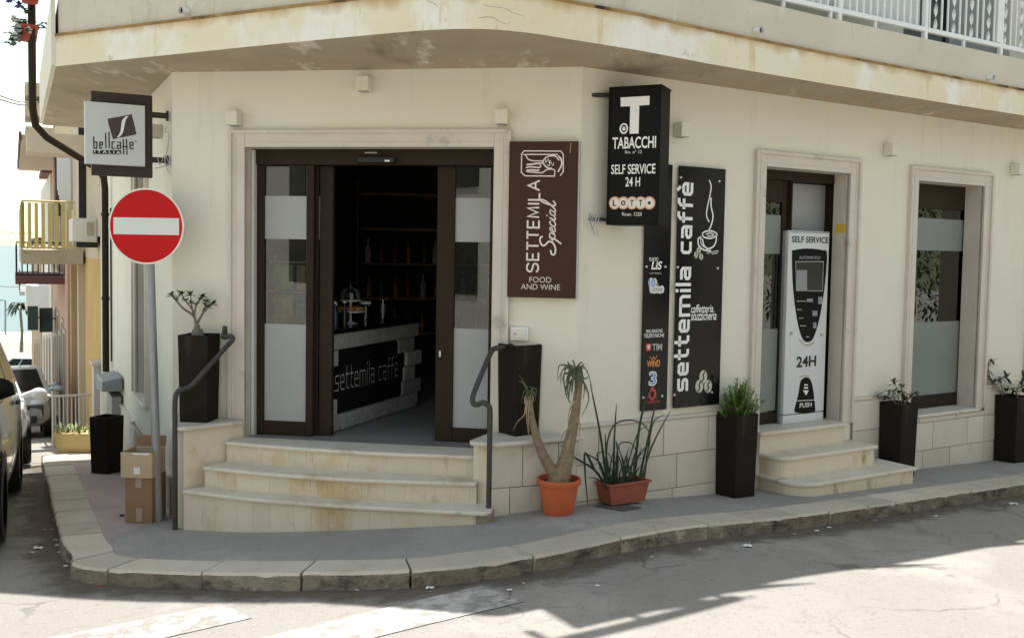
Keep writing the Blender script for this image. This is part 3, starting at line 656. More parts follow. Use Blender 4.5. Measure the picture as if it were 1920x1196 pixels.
# ---------------- entrance steps between two pedestals
lip3 = [(-2.255, 7.525), (-1.75, 7.375), (-1.2, 7.25), (-.75, 7.185), (-.262, 7.142)]
lip2 = [(-2.38, 7.365), (-1.85, 7.195), (-1.25, 7.065), (-.75, 7.015), (-.245, 6.985)]
lip1 = [(-2.515, 7.29), (-1.95, 7.085), (-1.30, 6.945), (-.75, 6.86), (-.23, 6.795)]
def bow(P, n=8): return cat_rom(P, n)
def toward(P, d): # move a curve back towards the door
    return [(x+.153*d, y+.988*d) for x, y in P]
JL, JR = PC.xy(.002, .0), PC.xy(2.018, .0)
def step(lip, zt, zb, endcap=False, tail=None):
    t = MB(); L_ = bow(lip)
    if tail: L_ = L_+tail
    t.prism(L_+[PC.xy(2.01, .0), PC.xy(.01, .0)], zt-.032, zt)
    tr = t.build('step_tread', M['tread'], house, bevel=.012, seg=3)
    r = MB(); Rr = toward(L_, .035); acc_ = [0]
    for a, c in zip(Rr, Rr[1:]): acc_.append(acc_[-1]+math.dist(a, c))
    r2 = MB(); r2.prism(toward(L_, .045)+[PC.xy(2.0, -.0), PC.xy(.02, -.0)], zb, zt-.033); r2.build('riser_core', M['joint'], house)
    s = 0; rr_ = random.Random(int(zt*1000))
    while s < acc_[-1]:
        w = rr_.uniform(.125, .19); e = min(s+w, acc_[-1])
        def at(q):
            for i in range(len(acc_)-1):
                if acc_[i+1] >= q-1e-6:
                    t_ = (q-acc_[i])/max(1e-9, acc_[i+1]-acc_[i]); return np.array(Rr[i])+(np.array(Rr[i+1])-np.array(Rr[i]))*t_
            return np.array(Rr[-1])
        a, c = at(s+.0007), at(e-.0007); d = np.array([.153, .988])*.012
        if e-s > .02: r.prism([tuple(a), tuple(c), tuple(c+d), tuple(a+d)], zb, zt-.0335)
        s = e
    r.build('step_riser', M['riser'], house)
step(lip3, .678, .50); step(lip2, .512, .335)
step(lip1, .345, -.15, tail=[(-.16, 6.80), (-.125, 6.85), (-.115, 6.93), (-.12, 7.06)])
# pedestals
def pedestal(body, cap, zc, m='riser'):
    b = MB(); b.prism(body, -.2, zc-.035); o = b.build('pedestal', M[m], house, bevel=.004, seg=1)
    b = MB(); b.prism(cap, zc-.035, zc); b.build('pedestal_cap', M['marble'], o, bevel=.013, seg=3); return o
pedestal([PC.xy(-.628, .02), PL.xy(-.30, .02), (-2.60, 7.42), (-2.52, 7.36), (-2.24, 7.60), PC.xy(-.002, .03)],
         [PC.xy(-.628, .02), PL.xy(-.30, .055), (-2.63, 7.385), (-2.58, 7.33), (-2.50, 7.32), (-2.21, 7.575), PC.xy(.012, .055)], .825)
rped = [(-.27, 7.10), (-.245, 7.07), (-.15, 7.05), PR.xy(-.0, .02), PC.xy(2.62, .01), PC.xy(2.022, .03)]
pedestal(rped, [(-.30, 7.05), (-.285, 7.0), (-.15, 6.955), (-.10, 6.955), (.53, 7.26), PR.xy(.06, .055), PC.xy(2.66, .01), PC.xy(2.022, .055)], .815)
pf = Pl((-.15, 7.05), (PR.xy(0, .02)[0]+.15, PR.xy(0, .02)[1]-7.05)); b = MB()
lng = math.dist((-.15, 7.05), PR.xy(0, .02))
for za, zb, cuts in ((-.1, .16, (0, .34, lng)), (.16, .455, (0, .16, .42, lng)), (.455, .775, (0, .26, .55, lng))):
    for a, c in zip(cuts, cuts[1:]): b.pbox(pf, a+.003, c-.003, za+.003, zb-.003, .001, .024)
b.build('pedestal_cladding', M['cladding'], house, bevel=.003, seg=1)

# side steps up to the vending machine
def side_step(s0, s1, d, zt, zb, rad):
    arcp = [PR.xy(s0+rad-rad*math.cos(a), d-rad+rad*math.sin(a)) for a in np.linspace(0, math.pi/2, 9)]
    def pl_(g): 
        return [PR.xy(s0+g, .0)]+[PR.xy(s0+g+rad-rad*math.cos(a), d-g-rad+rad*math.sin(a)) for a in np.linspace(0, math.pi/2, 9)]+[PR.xy(s1-g, d-g), PR.xy(s1-g, .0)]
    b = MB(); b.prism(pl_(0), zt-.034, zt); b.build('side_step_tread', M['tread'], house, bevel=.012, seg=3)
    b = MB(); b.prism(pl_(.025), zb, zt-.035); b.build('side_step_riser', M['riser'], house, bevel=.004, seg=1)
side_step(1.945, 3.215, .30, .495, .28, .16)
side_step(1.93, 3.46, .54, .315, -.1, .22)
b = MB(); b.pbox(PR, 1.93, 3.07, .645, .682, -.7, .075); b.build('side_threshold', M['tread'], house, bevel=.012, seg=3)
b = MB(); b.pbox(PR, 1.95, 3.05, .46, .644, -.1, .045); b.build('side_step_riser', M['riser'], house)
# low cellar opening and drainpipe on the side street
b = MB(); b.pbox(PL, .22, .62, -.08, .27, .0, .034); b.build('cellar_opening', M['ink'], house)
b = MB(); pp = [PL.pt(4.55, 6.9, .93), PL.pt(4.55, 4.6, .93), PL.pt(4.55, 3.82, .93), PL.pt(4.57, 3.62, .90), PL.pt(4.70, 3.50, .78), PL.pt(5.3, 3.20, .18), PL.pt(5.42, 3.10, .09), PL.pt(5.45, 2.95, .075), PL.pt(5.45, .55, .075)]
b.tube(pp, .043, 12)
for z in (2.6, 1.5): b.tube([PL.pt(5.45, z, .075), PL.pt(5.45, z+.04, .075)], .051, 12)
dp = b.build('downpipe', M['brown_metal'], house, smooth=50)
b = MB(); b.tube([PL.pt(5.30, 2.7, .02), PL.pt(5.31, 1.6, .02), PL.pt(5.30, .7, .02)], .012, 6); b.build('cable', M['ink'], house)

# ================================================================== WALL LAMPS
def wall_lamp():
    t = thing('wall_lamp', 'square cream wall lamp', 'wall lamp', group='square wall lamps along the facade', local=True)
    b = MB(); b.box((0, -.055, 0), (.095, .105, .112)); hs = b.build('housing', M['plaster'], t, bevel=.004, seg=2)
    b = MB(); b.box((0, -.055, -.0575), (.075, .085, .004)); b.build('lens', M['frost'], hs)
    b = MB(); b.box((0, -.004, 0), (.07, .010, .09)); b.build('base_plate', M['grey_print'], t)
    return t
lamp0 = wall_lamp(); first = True
def rot_of(pl): return math.atan2(pl.n[1], pl.n[0])+math.pi/2
for pl, u, z, lab in ((PC, -.075, 3.232, 'square wall lamp above the left top corner of the marble doorway'), (PC, .995, 3.49, 'square wall lamp high above the middle of the café entrance'),
                      (PC, 2.085, 3.232, 'square wall lamp above the brown cutlery sign'), (PR, .955, 3.21, 'square wall lamp half hidden behind the black tobacco sign'),
                      (PR, 3.56, 3.235, 'square wall lamp between the side door and the shop window'), (PR, 5.64, 3.175, 'square wall lamp to the right of the shop window'),
                      (PL, .62, 3.20, 'square wall lamp behind the bracket of the projecting white coffee sign')):
    o = lamp0 if first else copy_tree(lamp0); first = False
    o.location = pl.pt(u, z, 0); o.rotation_euler.z = rot_of(pl); o['label'] = lab

# ================================================================== SIGNS
G = {   # techno lower-case strokes: (width, [polylines])
 's': (1.0, [[(.97, .87), (.25, .87), (.13, .77), (.13, .60), (.25, .5), (.75, .5), (.87, .40), (.87, .23), (.75, .13), (.03, .13)]]),
 'e': (1.0, [[(.97, .13), (.28, .13), (.13, .27), (.13, .73), (.28, .87), (.72, .87), (.87, .73), (.87, .5), (.13, .5)]]),
 't': (.82, [[(.30, 1.33), (.30, .28), (.45, .13), (.80, .13)], [(.0, .87), (.78, .87)]]),
 'm': (1.62, [[(.13, 0), (.13, .87), (1.33, .87), (1.49, .72), (1.49, 0)], [(.81, .87), (.81, 0)]]),
 'i': (.27, [[(.13, 0), (.13, .95)], [(.13, 1.1), (.13, 1.34)]]),
 'l': (.27, [[(.13, 0), (.13, 1.36)]]),
 'a': (1.0, [[(.05, .87), (.72, .87), (.87, .73), (.87, 0)], [(.87, .13), (.28, .13), (.13, .24), (.13, .42), (.28, .53), (.87, .53)]]),
 'c': (.95, [[(.93, .87), (.28, .87), (.13, .73), (.13, .27), (.28, .13), (.93, .13)]]),
 'f': (.80, [[(.80, 1.24), (.48, 1.24), (.30, 1.08), (.30, 0)], [(.0, .80), (.76, .80)]]),
 'è': (1.0, [[(.97, .13), (.28, .13), (.13, .27), (.13, .73), (.28, .87), (.72, .87), (.87, .73), (.87, .5), (.13, .5)], [(.36, 1.42), (.66, 1.12)]]),
 'b': (.95, [[(.10, 1.5), (.10, .13), (.70, .13), (.84, .25), (.84, .72), (.70, .85), (.10, .85)]]),
 ' ': (.55, [])}
def techno(b, fr, txt, xf, yf, w, gap=.17, o=.003):   # xf: 0..1 along the word -> plane point builder
    tot = sum(G[c][0]+gap for c in txt)-gap; x = 0
    for c in txt:
        for pl in G[c][1]: b.stroke(lambda p, q, e: fr((x+p)/tot, q, e), pl, w, o)
        x += G[c][0]+gap
    return b
# --- long black café panel on the street wall
def hitter(pl, off): return lambda x, y: pl.hit(x, y, off)
h = hitter(PR, .045); s0, s1 = .962, 1.462; z0, z1 = .958, 2.928
t = thing('cafe_sign', 'tall glossy black café panel with white vertical lettering and a coffee cup', 'sign', PR.pt(s0, z0, 0))
b = MB(); b.pbox(PR, s0, s1, z0, z1, .015, .040); b.build('panel', M['black_gloss'], t, bevel=.003, seg=1)
fr = frame(PR, .040)
zb, zt = h(1280, 734)[1], h(1296, 342)[1]; sb, sx = h(1291, 715)[0], h(1270, 715)[0]; k = sb-sx
b = MB(); techno(b, lambda p, q, e: fr(sb-q*k, zb+p*(zt-zb), e), 'settemila caffè', 0, 0, .235); 
b.build('lettering', M['letter'], t)
b = MB(); a = h(1296, 584); c = h(1338, 574); d = h(1296, 598); e = h(1344, 587)
b.text(fr, 'caffetteria', a[0], c[0], a[1]-.012, c[1]+.016, .002, .01, shear=.15); b.text(fr, 'stuzzicheria', d[0], e[0], d[1]-.014, e[1]+.020, .002, .01, shear=.15)
b.build('small_lettering', M['letter'], t)
def PX(hh, pts, ox=0, oy=0, k=1): return [hh(ox+x/k, oy+y/k) for x, y in pts]
z7 = lambda pts: PX(h, pts, 1250, 310, 4.125)
b = MB()
b.stroke(fr, cat_rom(z7([(275, 530), (300, 512), (345, 508), (385, 525), (385, 545), (340, 565), (290, 555), (275, 530)]), 4), .012, .003)
b.stroke(fr, cat_rom(z7([(305, 535), (335, 525), (365, 535), (345, 548), (315, 545)]), 4), .009, .003)
b.stroke(fr, cat_rom(z7([(268, 555), (245, 570), (250, 620), (290, 655), (345, 662)]), 4), .013, .003)
b.stroke(fr, cat_rom(z7([(283, 575), (265, 570), (268, 605), (288, 632)]), 4), .009, .003)
b.stroke(fr, cat_rom(z7([(385, 540), (383, 590), (360, 630), (320, 645), (290, 620), (278, 570)]), 4), .013, .003)
b.stroke(fr, cat_rom(z7([(330, 115), (345, 160), (335, 240), (315, 330), (310, 390), (330, 440)]), 5), .012, .003)
b.stroke(fr, cat_rom(z7([(345, 250), (345, 320), (360, 390), (350, 450), (330, 500)]), 5), .014, .003)
b.build('cup_emblem', M['letter'], t)
b = MB(); b.stroke(fr, cat_rom(z7([(310, 680), (350, 672), (395, 662), (390, 678), (350, 686)]), 4), .010, .003); b.build('saucer_shadow', M['grey_print'], t)
def beans(name, cs, hh, fr_, r, par, o=.003):
    b = MB(); b2 = MB()
    for x, y in cs:
        c = hh(x, y); b.disc2(fr_, c[0], c[1], r, o, 20, 1.25)
        b2.stroke(fr_, cat_rom([(c[0]-r*.45, c[1]-r*1.0), (c[0]+r*.1, c[1]-r*.3), (c[0]-r*.1, c[1]+r*.3), (c[0]+r*.45, c[1]+r*1.0)], 4), r*.28, o+.002)
    g = b.build(name, mat('bean_print', (.55, .54, .46), .5), par); b2.build('bean_slit', M['ink'], g)
beans('bean_emblem', [(1310.5, 469.5), (1305.5, 478), (1315, 481.5)], h, fr, .022, t)
beans('bean_emblem', [(1319, 706), (1311.5, 724), (1328, 724)], h, fr, .044, t)
def studs(pl, off, pts, par, hh):
    for x, y in pts:
        b = MB(); u, z = hh(x, y); b.tube([pl.pt(u, z, off-.004), pl.pt(u, z, off+.008)], .009, 12); b.build('fixing_stud', M['silver'], par, smooth=50)
studs(PR, .040, [(1277, 333), (1349, 340), (1271, 501), (1346, 503), (1265, 740), (1335, 735)], t, h)

# --- narrow black services panel
h = hitter(PR, .03); s0, s1 = .625, .892
t = thing('services_sign', 'narrow black services panel with small coloured logos, half behind the tobacco sign', 'sign', PR.pt(s0, .955, 0))
b = MB(); b.pbox(PR, s0, s1, .955, 2.93, .010, .03); b.build('panel', M['black_gloss'], t, bevel=.003, seg=1)
fr = frame(PR, .03); b = MB()
def tx(b, hh, fr_, s, x0, y0, x1, y1, o=.002, bold=.01, shear=0, kk=(0, 0, 1)):   # text in a pixel rectangle (x0,y0 top-left)
    ox, oy, k = kk; p = hh(ox+x0/k, oy+(y0+y1)/2/k); q = hh(ox+x1/k, oy+(y0+y1)/2/k); m_ = ox+(x0+x1)/2/k
    ztop = hh(m_, oy+y0/k)[1]; zbot = hh(m_, oy+y1/k)[1]
    b.text(fr_, s, p[0], q[0], zbot, ztop, o, bold, shear=shear)
Z6 = (1190, 430, 3.418)
tx(b, h, fr, 'PUNTO', 92, 180, 150, 205, shear=.2, kk=Z6); tx(b, h, fr, 'LiS', 105, 205, 175, 258, bold=.03, shear=.2, kk=Z6)
tx(b, h, fr, 'RICARICHE', 74, 640, 178, 662, kk=Z6); tx(b, h, fr, 'TELEFONICHE', 58, 668, 188, 692, kk=Z6)
b.build('lettering', M['letter'], t)
b = MB(); tx(b, h, fr, 'LOTTERIA', 96, 276, 172, 288, kk=Z6); tx(b, h, fr, 'TIM', 112, 732, 174, 776, bold=.03, kk=Z6); b.build('grey_lettering', M['grey_print'], t)
b = MB(); c = h(1190+112/3.418, 430+342/3.418); b.disc2(fr, c[0]-.012, c[1], .030, .0015, 20, 1.3); b.disc2(fr, c[0]+.022, c[1]+.0, .028, .0016, 20, 1.3)
for x, y in ((108, 385), (125, 388), (143, 385), (160, 388), (174, 385)):
    c = h(1190+x/3.418, 430+y/3.418); b.disc2(fr, c[0], c[1], .024, .0017, 16, 1.3)
b.build('lotto_badge', M['white'], t)
b = MB(); tx(b, h, fr, '10', 88, 315, 130, 370, .004, .03, kk=Z6); b.build('badge_number', M['blue'], t)
b = MB(); tx(b, h, fr, 'e', 132, 345, 150, 365, .004, .01, kk=Z6); tx(b, h, fr, 'LOTTO', 98, 378, 182, 400, .004, .0, kk=Z6); b.build('badge_lettering', M['grey_print'], t)
b = MB()
p, q = h(1190+72/3.418, 430+778/3.418), h(1190+105/3.418, 430+732/3.418); b.poly2(fr, [(p[0], p[1]), (q[0], p[1]), (q[0], q[1]), (p[0], q[1])], 0, .0015); b.build('red_badge', M['redp'], t)
b = MB(); b.stroke(fr, [(p[0]+.01, (p[1]+q[1])/2), (q[0]-.01, (p[1]+q[1])/2)], .010, .003); b.stroke(fr, [((p[0]+q[0])/2, p[1]+.01), ((p[0]+q[0])/2, q[1]-.01)], .010, .003)
b.stroke(fr, [(p[0]+.012, q[1]-.012), (q[0]-.012, q[1]-.012)], .008, .003); b.build('badge_strokes', M['letter'], t)
b = MB(); tx(b, h, fr, 'WIND', 78, 838, 162, 880, bold=.03, kk=Z6)
b.stroke(fr, cat_rom(PX(h, [(95, 815), (112, 832), (120, 815), (128, 832), (142, 808)], 1190, 430, 3.418), 3), .006, .002); b.build('orange_lettering', M['orange'], t)
b = MB(); tx(b, h, fr, '3', 90, 908, 142, 1002, .002, .05, kk=Z6); b.build('number_outline', M['letter'], t)
b = MB(); tx(b, h, fr, '3', 96, 916, 136, 994, .004, .0, kk=Z6); b.build('number', M['blue'], t)
b = MB(); c = h(1190+112/3.418, 430+1055/3.418); b.ring2(fr, c[0], c[1], .030, .020, .002, 24, 1.3); b.stroke(fr, cat_rom([(c[0]-.01, c[1]+.045), (c[0]+.005, c[1]+.06), (c[0]+.02, c[1]+.062)], 4), .010, .002)
tx(b, h, fr, 'vodafone', 78, 1092, 160, 1112, kk=Z6); b.build('red_emblem', M['redp'], t)
studs(PR, .03, [(1211.5, 500), (1247, 500), (1205.5, 745), (1241, 742)], t, h)

# --- brown cutlery sign by the doorway
h = hitter(PC, .05); u0, u1, z0, z1 = 2.147, 2.672, 1.866, 3.046
t = thing('bistro_sign', 'tall brown sign with cutlery emblem, vertical and script lettering, beside the doorway', 'sign', PC.pt(u0, z0, 0))
b = MB(); b.pbox(PC, u0, u1, z0, z1, .044, .070); pb = b.build('board', M['sign_brown'], t, bevel=.002, seg=1)
b = MB(); b.pbox(PC, u1-.001, u1+.012, z0, z1, .0, .066); b.pbox(PC, u0+.05, u1-.02, z0+.05, z1-.05, .0, .043); b.build('board_edge', M['grey_print'], t)
h = hitter(PC, .070); fr = frame(PC, .070); K7 = (940, 260, 3.856); z7 = lambda pts: PX(h, pts, *K7)
b = MB(); w = .0085
def st(pts, smooth=True, ww=w, o=.003): b.stroke(fr, cat_rom(z7(pts), 5) if smooth else z7(pts), ww, o)
# emblem (knife, fork, spoon in a rounded frame)
st([(425, 270), (448, 240), (448, 115), (430, 92), (165, 90), (147, 112), (145, 245), (172, 270), (385, 272), (388, 230)], False)
st([(388, 232), (370, 222), (330, 225), (300, 245), (270, 248), (180, 238)])
st([(180, 236), (205, 228), (275, 232)], True, .012); st([(178, 212), (210, 205), (275, 212)], True, .010); st([(182, 190), (230, 185), (280, 178)], True, .012)
st([(275, 212), (285, 200), (275, 190)])
st([(410, 116), (180, 116), (178, 122), (195, 150), (235, 162), (290, 162)])
st([(280, 180), (298, 176), (310, 150), (345, 128), (390, 128), (418, 158)], True, .010); st([(290, 162), (300, 172), (318, 200), (345, 215), (365, 212)], True, .010)
st([(412, 125), (432, 150), (436, 190), (410, 242)], True, .011)
st([(320, 152), (322, 175), (340, 150), (350, 190), (352, 160), (372, 195), (380, 175)], True, .005); st([(330, 190), (345, 200), (348, 175)], True, .005)
b.build('cutlery_emblem', M['cream_letter'], t)
# SETTEMILA: thin capitals reading upwards
CAPS = {'S': (1.0, [[(.95, .80), (.80, .96), (.30, .98), (.08, .82), (.10, .62), (.35, .52), (.70, .46), (.92, .34), (.90, .14), (.68, .02), (.25, .02), (.03, .18)]]),
        'E': (.85, [[(.85, 1), (.05, 1), (.05, 0), (.85, 0)], [(.05, .5), (.75, .5)]]), 'T': (.9, [[(0, 1), (.9, 1)], [(.45, 1), (.45, 0)]]),
        'M': (1.15, [[(.05, 0), (.12, 1), (.57, .15), (1.03, 1), (1.1, 0)]]), 'I': (.14, [[(.07, 0), (.07, 1)]]), 'L': (.8, [[(.05, 1), (.05, 0), (.8, 0)]]),
        'A': (1.05, [[(0, 0), (.52, 1), (1.05, 0)], [(.2, .36), (.85, .36)]])}
b = MB(); word = 'SETTEMILA'; gap = .30; tot = sum(CAPS[c][0]+gap for c in word)-gap; x = 0
pb0, pt0 = h(940+228/3.856, 260+965/3.856), h(940+238/3.856, 260+305/3.856); ub, ut = h(940+272/3.856, 260+640/3.856)[0], h(940+190/3.856, 260+640/3.856)[0]
for c in word:
    for pl in CAPS[c][1]:
        P = [(ub+(ut-ub)*q, pb0[1]+(pt0[1]-pb0[1])*(x+p)/tot) for p, q in (cat_rom(pl, 3) if c == 'S' else pl)]; b.stroke(fr, P, .0135, .003)
    x += CAPS[c][0]+gap
SCR = [([(1.05, 1.35), (.92, 1.6), (.55, 1.62), (.36, 1.32), (.55, 1.0), (.82, .7), (.78, .25), (.38, .0), (-.05, .12), (-.08, .42), (.2, .52)], .0125), ([(.98, .25), (1.17, .62), (1.1, .0), (.92, -.62)], .011), ([(1.14, .42), (1.36, .64), (1.52, .42), (1.38, .06), (1.14, .12)], .009),
 ([(1.4, .06), (1.65, .22), (1.92, .42), (1.86, .61), (1.68, .48), (1.66, .18), (1.82, .01), (2.05, .15)], .009), ([(2.42, .48), (2.3, .61), (2.12, .42), (2.1, .15), (2.28, .0), (2.5, .15)], .010), ([(2.5, .15), (2.66, .6), (2.6, .15), (2.7, .0), (2.85, .15)], .010), ([(2.74, .86), (2.80, .92)], .011),
 ([(3.25, .5), (3.1, .61), (2.92, .4), (2.95, .08), (3.12, .05), (3.28, .5)], .009), ([(3.28, .6), (3.22, .15), (3.32, .0), (3.5, .15)], .010), ([(3.5, .15), (3.78, .8), (3.88, 1.42), (3.74, 1.5), (3.66, 1.0), (3.68, .2), (3.82, .0), (4.05, .25)], .011)]
for P, ww in SCR: st([(392-68*y, 835-(x+.22*y)*94) for x, y in P], True, ww)
b.build('lettering', M['cream_letter'], t)
b = MB(); tx(b, h, fr, 'FOOD', 204, 1000, 360, 1040, .003, -.005, kk=K7); tx(b, h, fr, 'AND WINE', 142, 1052, 425, 1092, .003, -.005, kk=K7); b.build('small_lettering', M['cream_letter'], t)
b = MB(); b.stroke(fr, z7([(505, 30), (500, 60), (497, 105)]), .004, .001); b.build('drip_mark', M['card'], t)

# --- black projecting tobacco sign
pt_ = PR.xy(.1, 0); PT = Pl(pt_, (.91, -.41)); h = hitter(PT, 0)
ta, tb_, za, zb = h(1141, 290)[0], h(1236.5, 290)[0], h(1186, 420.5)[1], h(1186, 163)[1]
t = thing('tobacco_sign', 'black box sign with a large white T projecting over the pavement', 'sign', (*pt_, za))
TH = .27
b = MB(); b.pbox(PT, ta, tb_, za, zb, -TH, -.004); b.build('light_box', M['black_panel'], t, bevel=.006, seg=2)
b = MB(); b.pbox(PT, ta-.006, tb_+.006, zb-.004, zb+.006, -TH-.004, .004); b.pbox(PT, ta-.006, tb_+.006, za-.006, za+.004, -TH-.004, .004)
b.pbox(PT, ta-.006, ta+.006, za, zb, -.010, .004); b.pbox(PT, tb_-.006, tb_+.006, za, zb, -.010, .004); b.build('box_frame', M['black_panel'], t)
b = MB(); p0 = PR.pt(.095, 3.41, -.01); p1 = PT.pt(ta+.05, 3.425, -TH/2-.05)
b.tube([p0, p1], .017, 8); b.tube([PR.pt(.09, 2.47, -.01), PT.pt(ta+.05, 2.47, -TH/2)], .014, 8); b.build('bracket', M['iron'], t, smooth=50)
b = MB(); 
for kq, amp in ((0, .03), (1, .05), (2, .04)):
    P = [np.array(PR.pt(.09, 2.47, .01))+np.array([.035*i*.22, -.012*i, amp*math.sin(i*1.1+kq*2)-.012*i*(kq == 1)]) for i in range(9)]; b.tube(P, .004, 5)
b.tube([PR.pt(.09, 2.45, .02), PR.pt(.10, 2.40, .03), PR.pt(.13, 2.35, .03)], .004, 5); b.build('cable', M['grey_print'], t, smooth=60)
fr = frame(PT, 0); K5 = (1120, 150, 4.125); z5 = lambda pts: PX(h, pts, *K5)
b = MB(); b.poly2(fr, z5([(180, 138), (405, 125), (403, 195), (325, 200), (320, 415), (250, 418), (255, 205), (182, 208)]), 0, .003)
for s, x0, y0, x1, y1, bd in (('TABACCHI', 118, 440, 455, 532, .02), ('Riv. n° 12', 216, 545, 346, 570, 0), ('SELF SERVICE', 108, 652, 450, 728, .015), ('24 H', 218, 752, 332, 824, .015), ('Ricev. 1220', 192, 1024, 344, 1052, 0)):
    tx(b, h, fr, s, x0, y0, x1, y1, .003, bd, kk=K5)
b.build('lettering', M['letter'], t)
b = MB(); c = z5([(206, 378)])[0]; r = .0335; b.ring2(fr, c[0], c[1], r*.82, r*.36, .003, 24, 1.25); b.disc2(fr, c[0], c[1]-.001, r*.38, .003, 12, 1.3); b.build('crest', M['letter'], t)
b = MB(); b2 = MB()
for i, ch in enumerate('LOTT.'):
    c = z5([(135+i*67, 952)])[0]; b.disc2(fr, c[0], c[1], .046, .002+.0003*i, 28, 1.06); b2.disc2(fr, c[0], c[1], .036, .0035+.0003*i, 28, 1.06)
ob = b.build('lotto_ring', mat('peach_print', (.66, .36, .22), .5), t); b2.build('lotto_ball', M['cream_letter'], ob)
b = MB()
for i, ch in enumerate('LOTT'):
    x = 135+i*67
    if ch == 'O':
        c = z5([(x, 952)])[0]; b.ring2(fr, c[0], c[1], .014, .009, .006, 20)
    else: tx(b, h, fr, ch, x-14, 928, x+14, 976, .006, .02, kk=K5)
c = z5([(135+4*67, 952)])[0]; b.disc2(fr, c[0], c[1], .013, .006, 6)
b.build('lotto_letters', M['ink'], t)

# --- white coffee sign on a dark panel, projecting from the side street wall
PB_ = Pl(PL.xy(.10, 0), (-PL.n[0], -PL.n[1])); h = hitter(PB_, 0)
ua, ub_ = h(171, 250)[0], h(286, 250)[0]; za, zb = h(230, 331)[1], h(228, 175)[1]
t = thing('coffee_sign', 'white square coffee sign on a dark brown panel, projecting from the corner', 'sign', (*PL.xy(.10, 0), za))
b = MB(); b.pbox(PB_, ua, ub_, za, zb, -.06, 0); b.build('panel', M['sign_dark'], t, bevel=.003, seg=1)
h = hitter(PB_, .075); wa, wb = h(159, 250)[0], h(272, 250)[0]; wz0, wz1 = h(217, 309.5)[1], h(214, 194)[1]
b = MB(); b.pbox(PB_, wa, wb, wz0, wz1, .0005, .075); b.build('light_box', mat('opal_panel', (.57, .585, .56), .5, spec=.2), t, bevel=.005, seg=2)
b = MB()
for z in (3.275, 2.912): b.pbox(PB_, ub_, -.01, z-.022, z+.022, -.045, -.015); b.pbox(PB_, -.03, -.012, z-.04, z+.04, -.05, -.01)
b.build('bracket', M['sign_dark'], t)
b = MB(); b.tube(cat_rom([PL.pt(.05, 3.18, .03), PL.pt(.06, 3.14, .05), PL.pt(.04, 3.12, .02), PL.pt(.05, 3.0, .03), PL.pt(.06, 2.9, .05), PL.pt(.03, 2.8, .02)], 4), .004, 5)
b.tube(cat_rom([PB_.pt(-.10, 2.93, -.01), PB_.pt(-.08, 2.87, .0), PB_.pt(-.05, 2.95, .01), PB_.pt(-.02, 2.88, .0), PB_.pt(-.12, 2.84, .0)], 4), .004, 5); b.build('cable', M['grey_print'], t, smooth=60)
fr = frame(PB_, .075); K1 = (140, 160, 6.642); z1_ = lambda pts: PX(h, pts, *K1)
b = MB(); b.poly2(fr, cat_rom(z1_([(412, 440), (440, 415), (560, 392), (700, 365), (715, 385), (765, 590), (745, 618), (620, 645), (490, 668), (470, 650)]), 3, True), 0, .002); lg = b.build('bean_emblem', M['choc'], t)
b = MB(); L1 = cat_rom(z1_([(640, 388), (590, 440), (575, 540), (560, 600), (525, 655)]), 5); L2 = cat_rom(z1_([(672, 382), (635, 440), (612, 545), (590, 610), (545, 655)]), 5)
b.add([fr(*p, .004) for p in L1]+[fr(*p, .004) for p in L2], [(i, i+1, len(L1)+i+1, len(L1)+i) for i in range(len(L1)-1)]); b.build('emblem_wave', M['white'], lg)
b = MB(); sw = .009
def sg(pts, ww=sw): b.stroke(fr, z1_(pts), ww, .003)
sg([(236, 640), (240, 785), (275, 785), (275, 710), (240, 710)]); sg([(345, 785), (312, 785), (312, 712), (345, 712), (345, 748), (312, 748)])
sg([(385, 595), (388, 785)]); sg([(427, 585), (430, 785)]); sg([(505, 708), (465, 708), (465, 788), (505, 788)]); sg([(530, 712), (570, 712), (572, 790), (532, 790), (532, 750), (572, 750)])
sg([(605, 670), (610, 865)]); sg([(645, 670), (652, 868)]); sg([(595, 765), (660, 768)]); sg([(735, 792), (690, 790), (688, 712), (725, 714), (727, 752), (690, 750)]); sg([(755, 690), (768, 715)], .005)
b.poly2(fr, z1_([(228, 808), (578, 812), (578, 862), (230, 856)]), 0, .0025); b.build('lettering', M['ink'], t)
b = MB(); tx(b, h, fr, 'I T A L I A', 245, 816, 570, 850, .005, .02, kk=K1); b.build('small_lettering', M['white'], t)

# --- no-entry sign on a galvanised pole
base = onz(297, 976, .0); base[2] = Hp(base[0], base[1])
t = thing('no_entry_sign', 'round red no entry sign with a white bar on a leaning grey pole', 'road sign', tuple(base))
top = np.array([base[0]-.075, base[1]+.0, 2.62]); b = MB(); b.tube([tuple(base-np.array([0, 0, .05])), tuple(top)], .034, 20); b.build('pole', M['galv'], t, smooth=50)
b = MB(); b.tube([tuple(top), tuple(top+np.array([0, 0, .012]))], .038, 20); b.build('pole_cap', M['ink'], t)
ctr = np.array([base[0]-.065, base[1]-.055, 2.365]); PS = Pl((ctr[0], ctr[1]), (1, -.02)); c2_ = ctr[2]; fr = lambda a, b_, o: PS.pt(a, c2_+b_, o)
def disc(name, r0, r1, o0, o1, m, par):
    b = MB(); n = 64; vs = []
    if r0 == 0:
        vs = [fr(r1*math.cos(2*math.pi*k/n), r1*math.sin(2*math.pi*k/n), o) for o in (o0, o1) for k in range(n)]
        b.add(vs, [tuple(range(n-1, -1, -1)), tuple(range(n, 2*n))]+[(k, (k+1) % n, (k+1) % n+n, k+n) for k in range(n)])
    return b.build(name, m, par, smooth=40)
dk = disc('disc', 0, .300, .0, .012, mat('sign_rim', (.78, .74, .66), .4), t); disc('red_face', 0, .286, .0121, .0135, M['red'], dk)
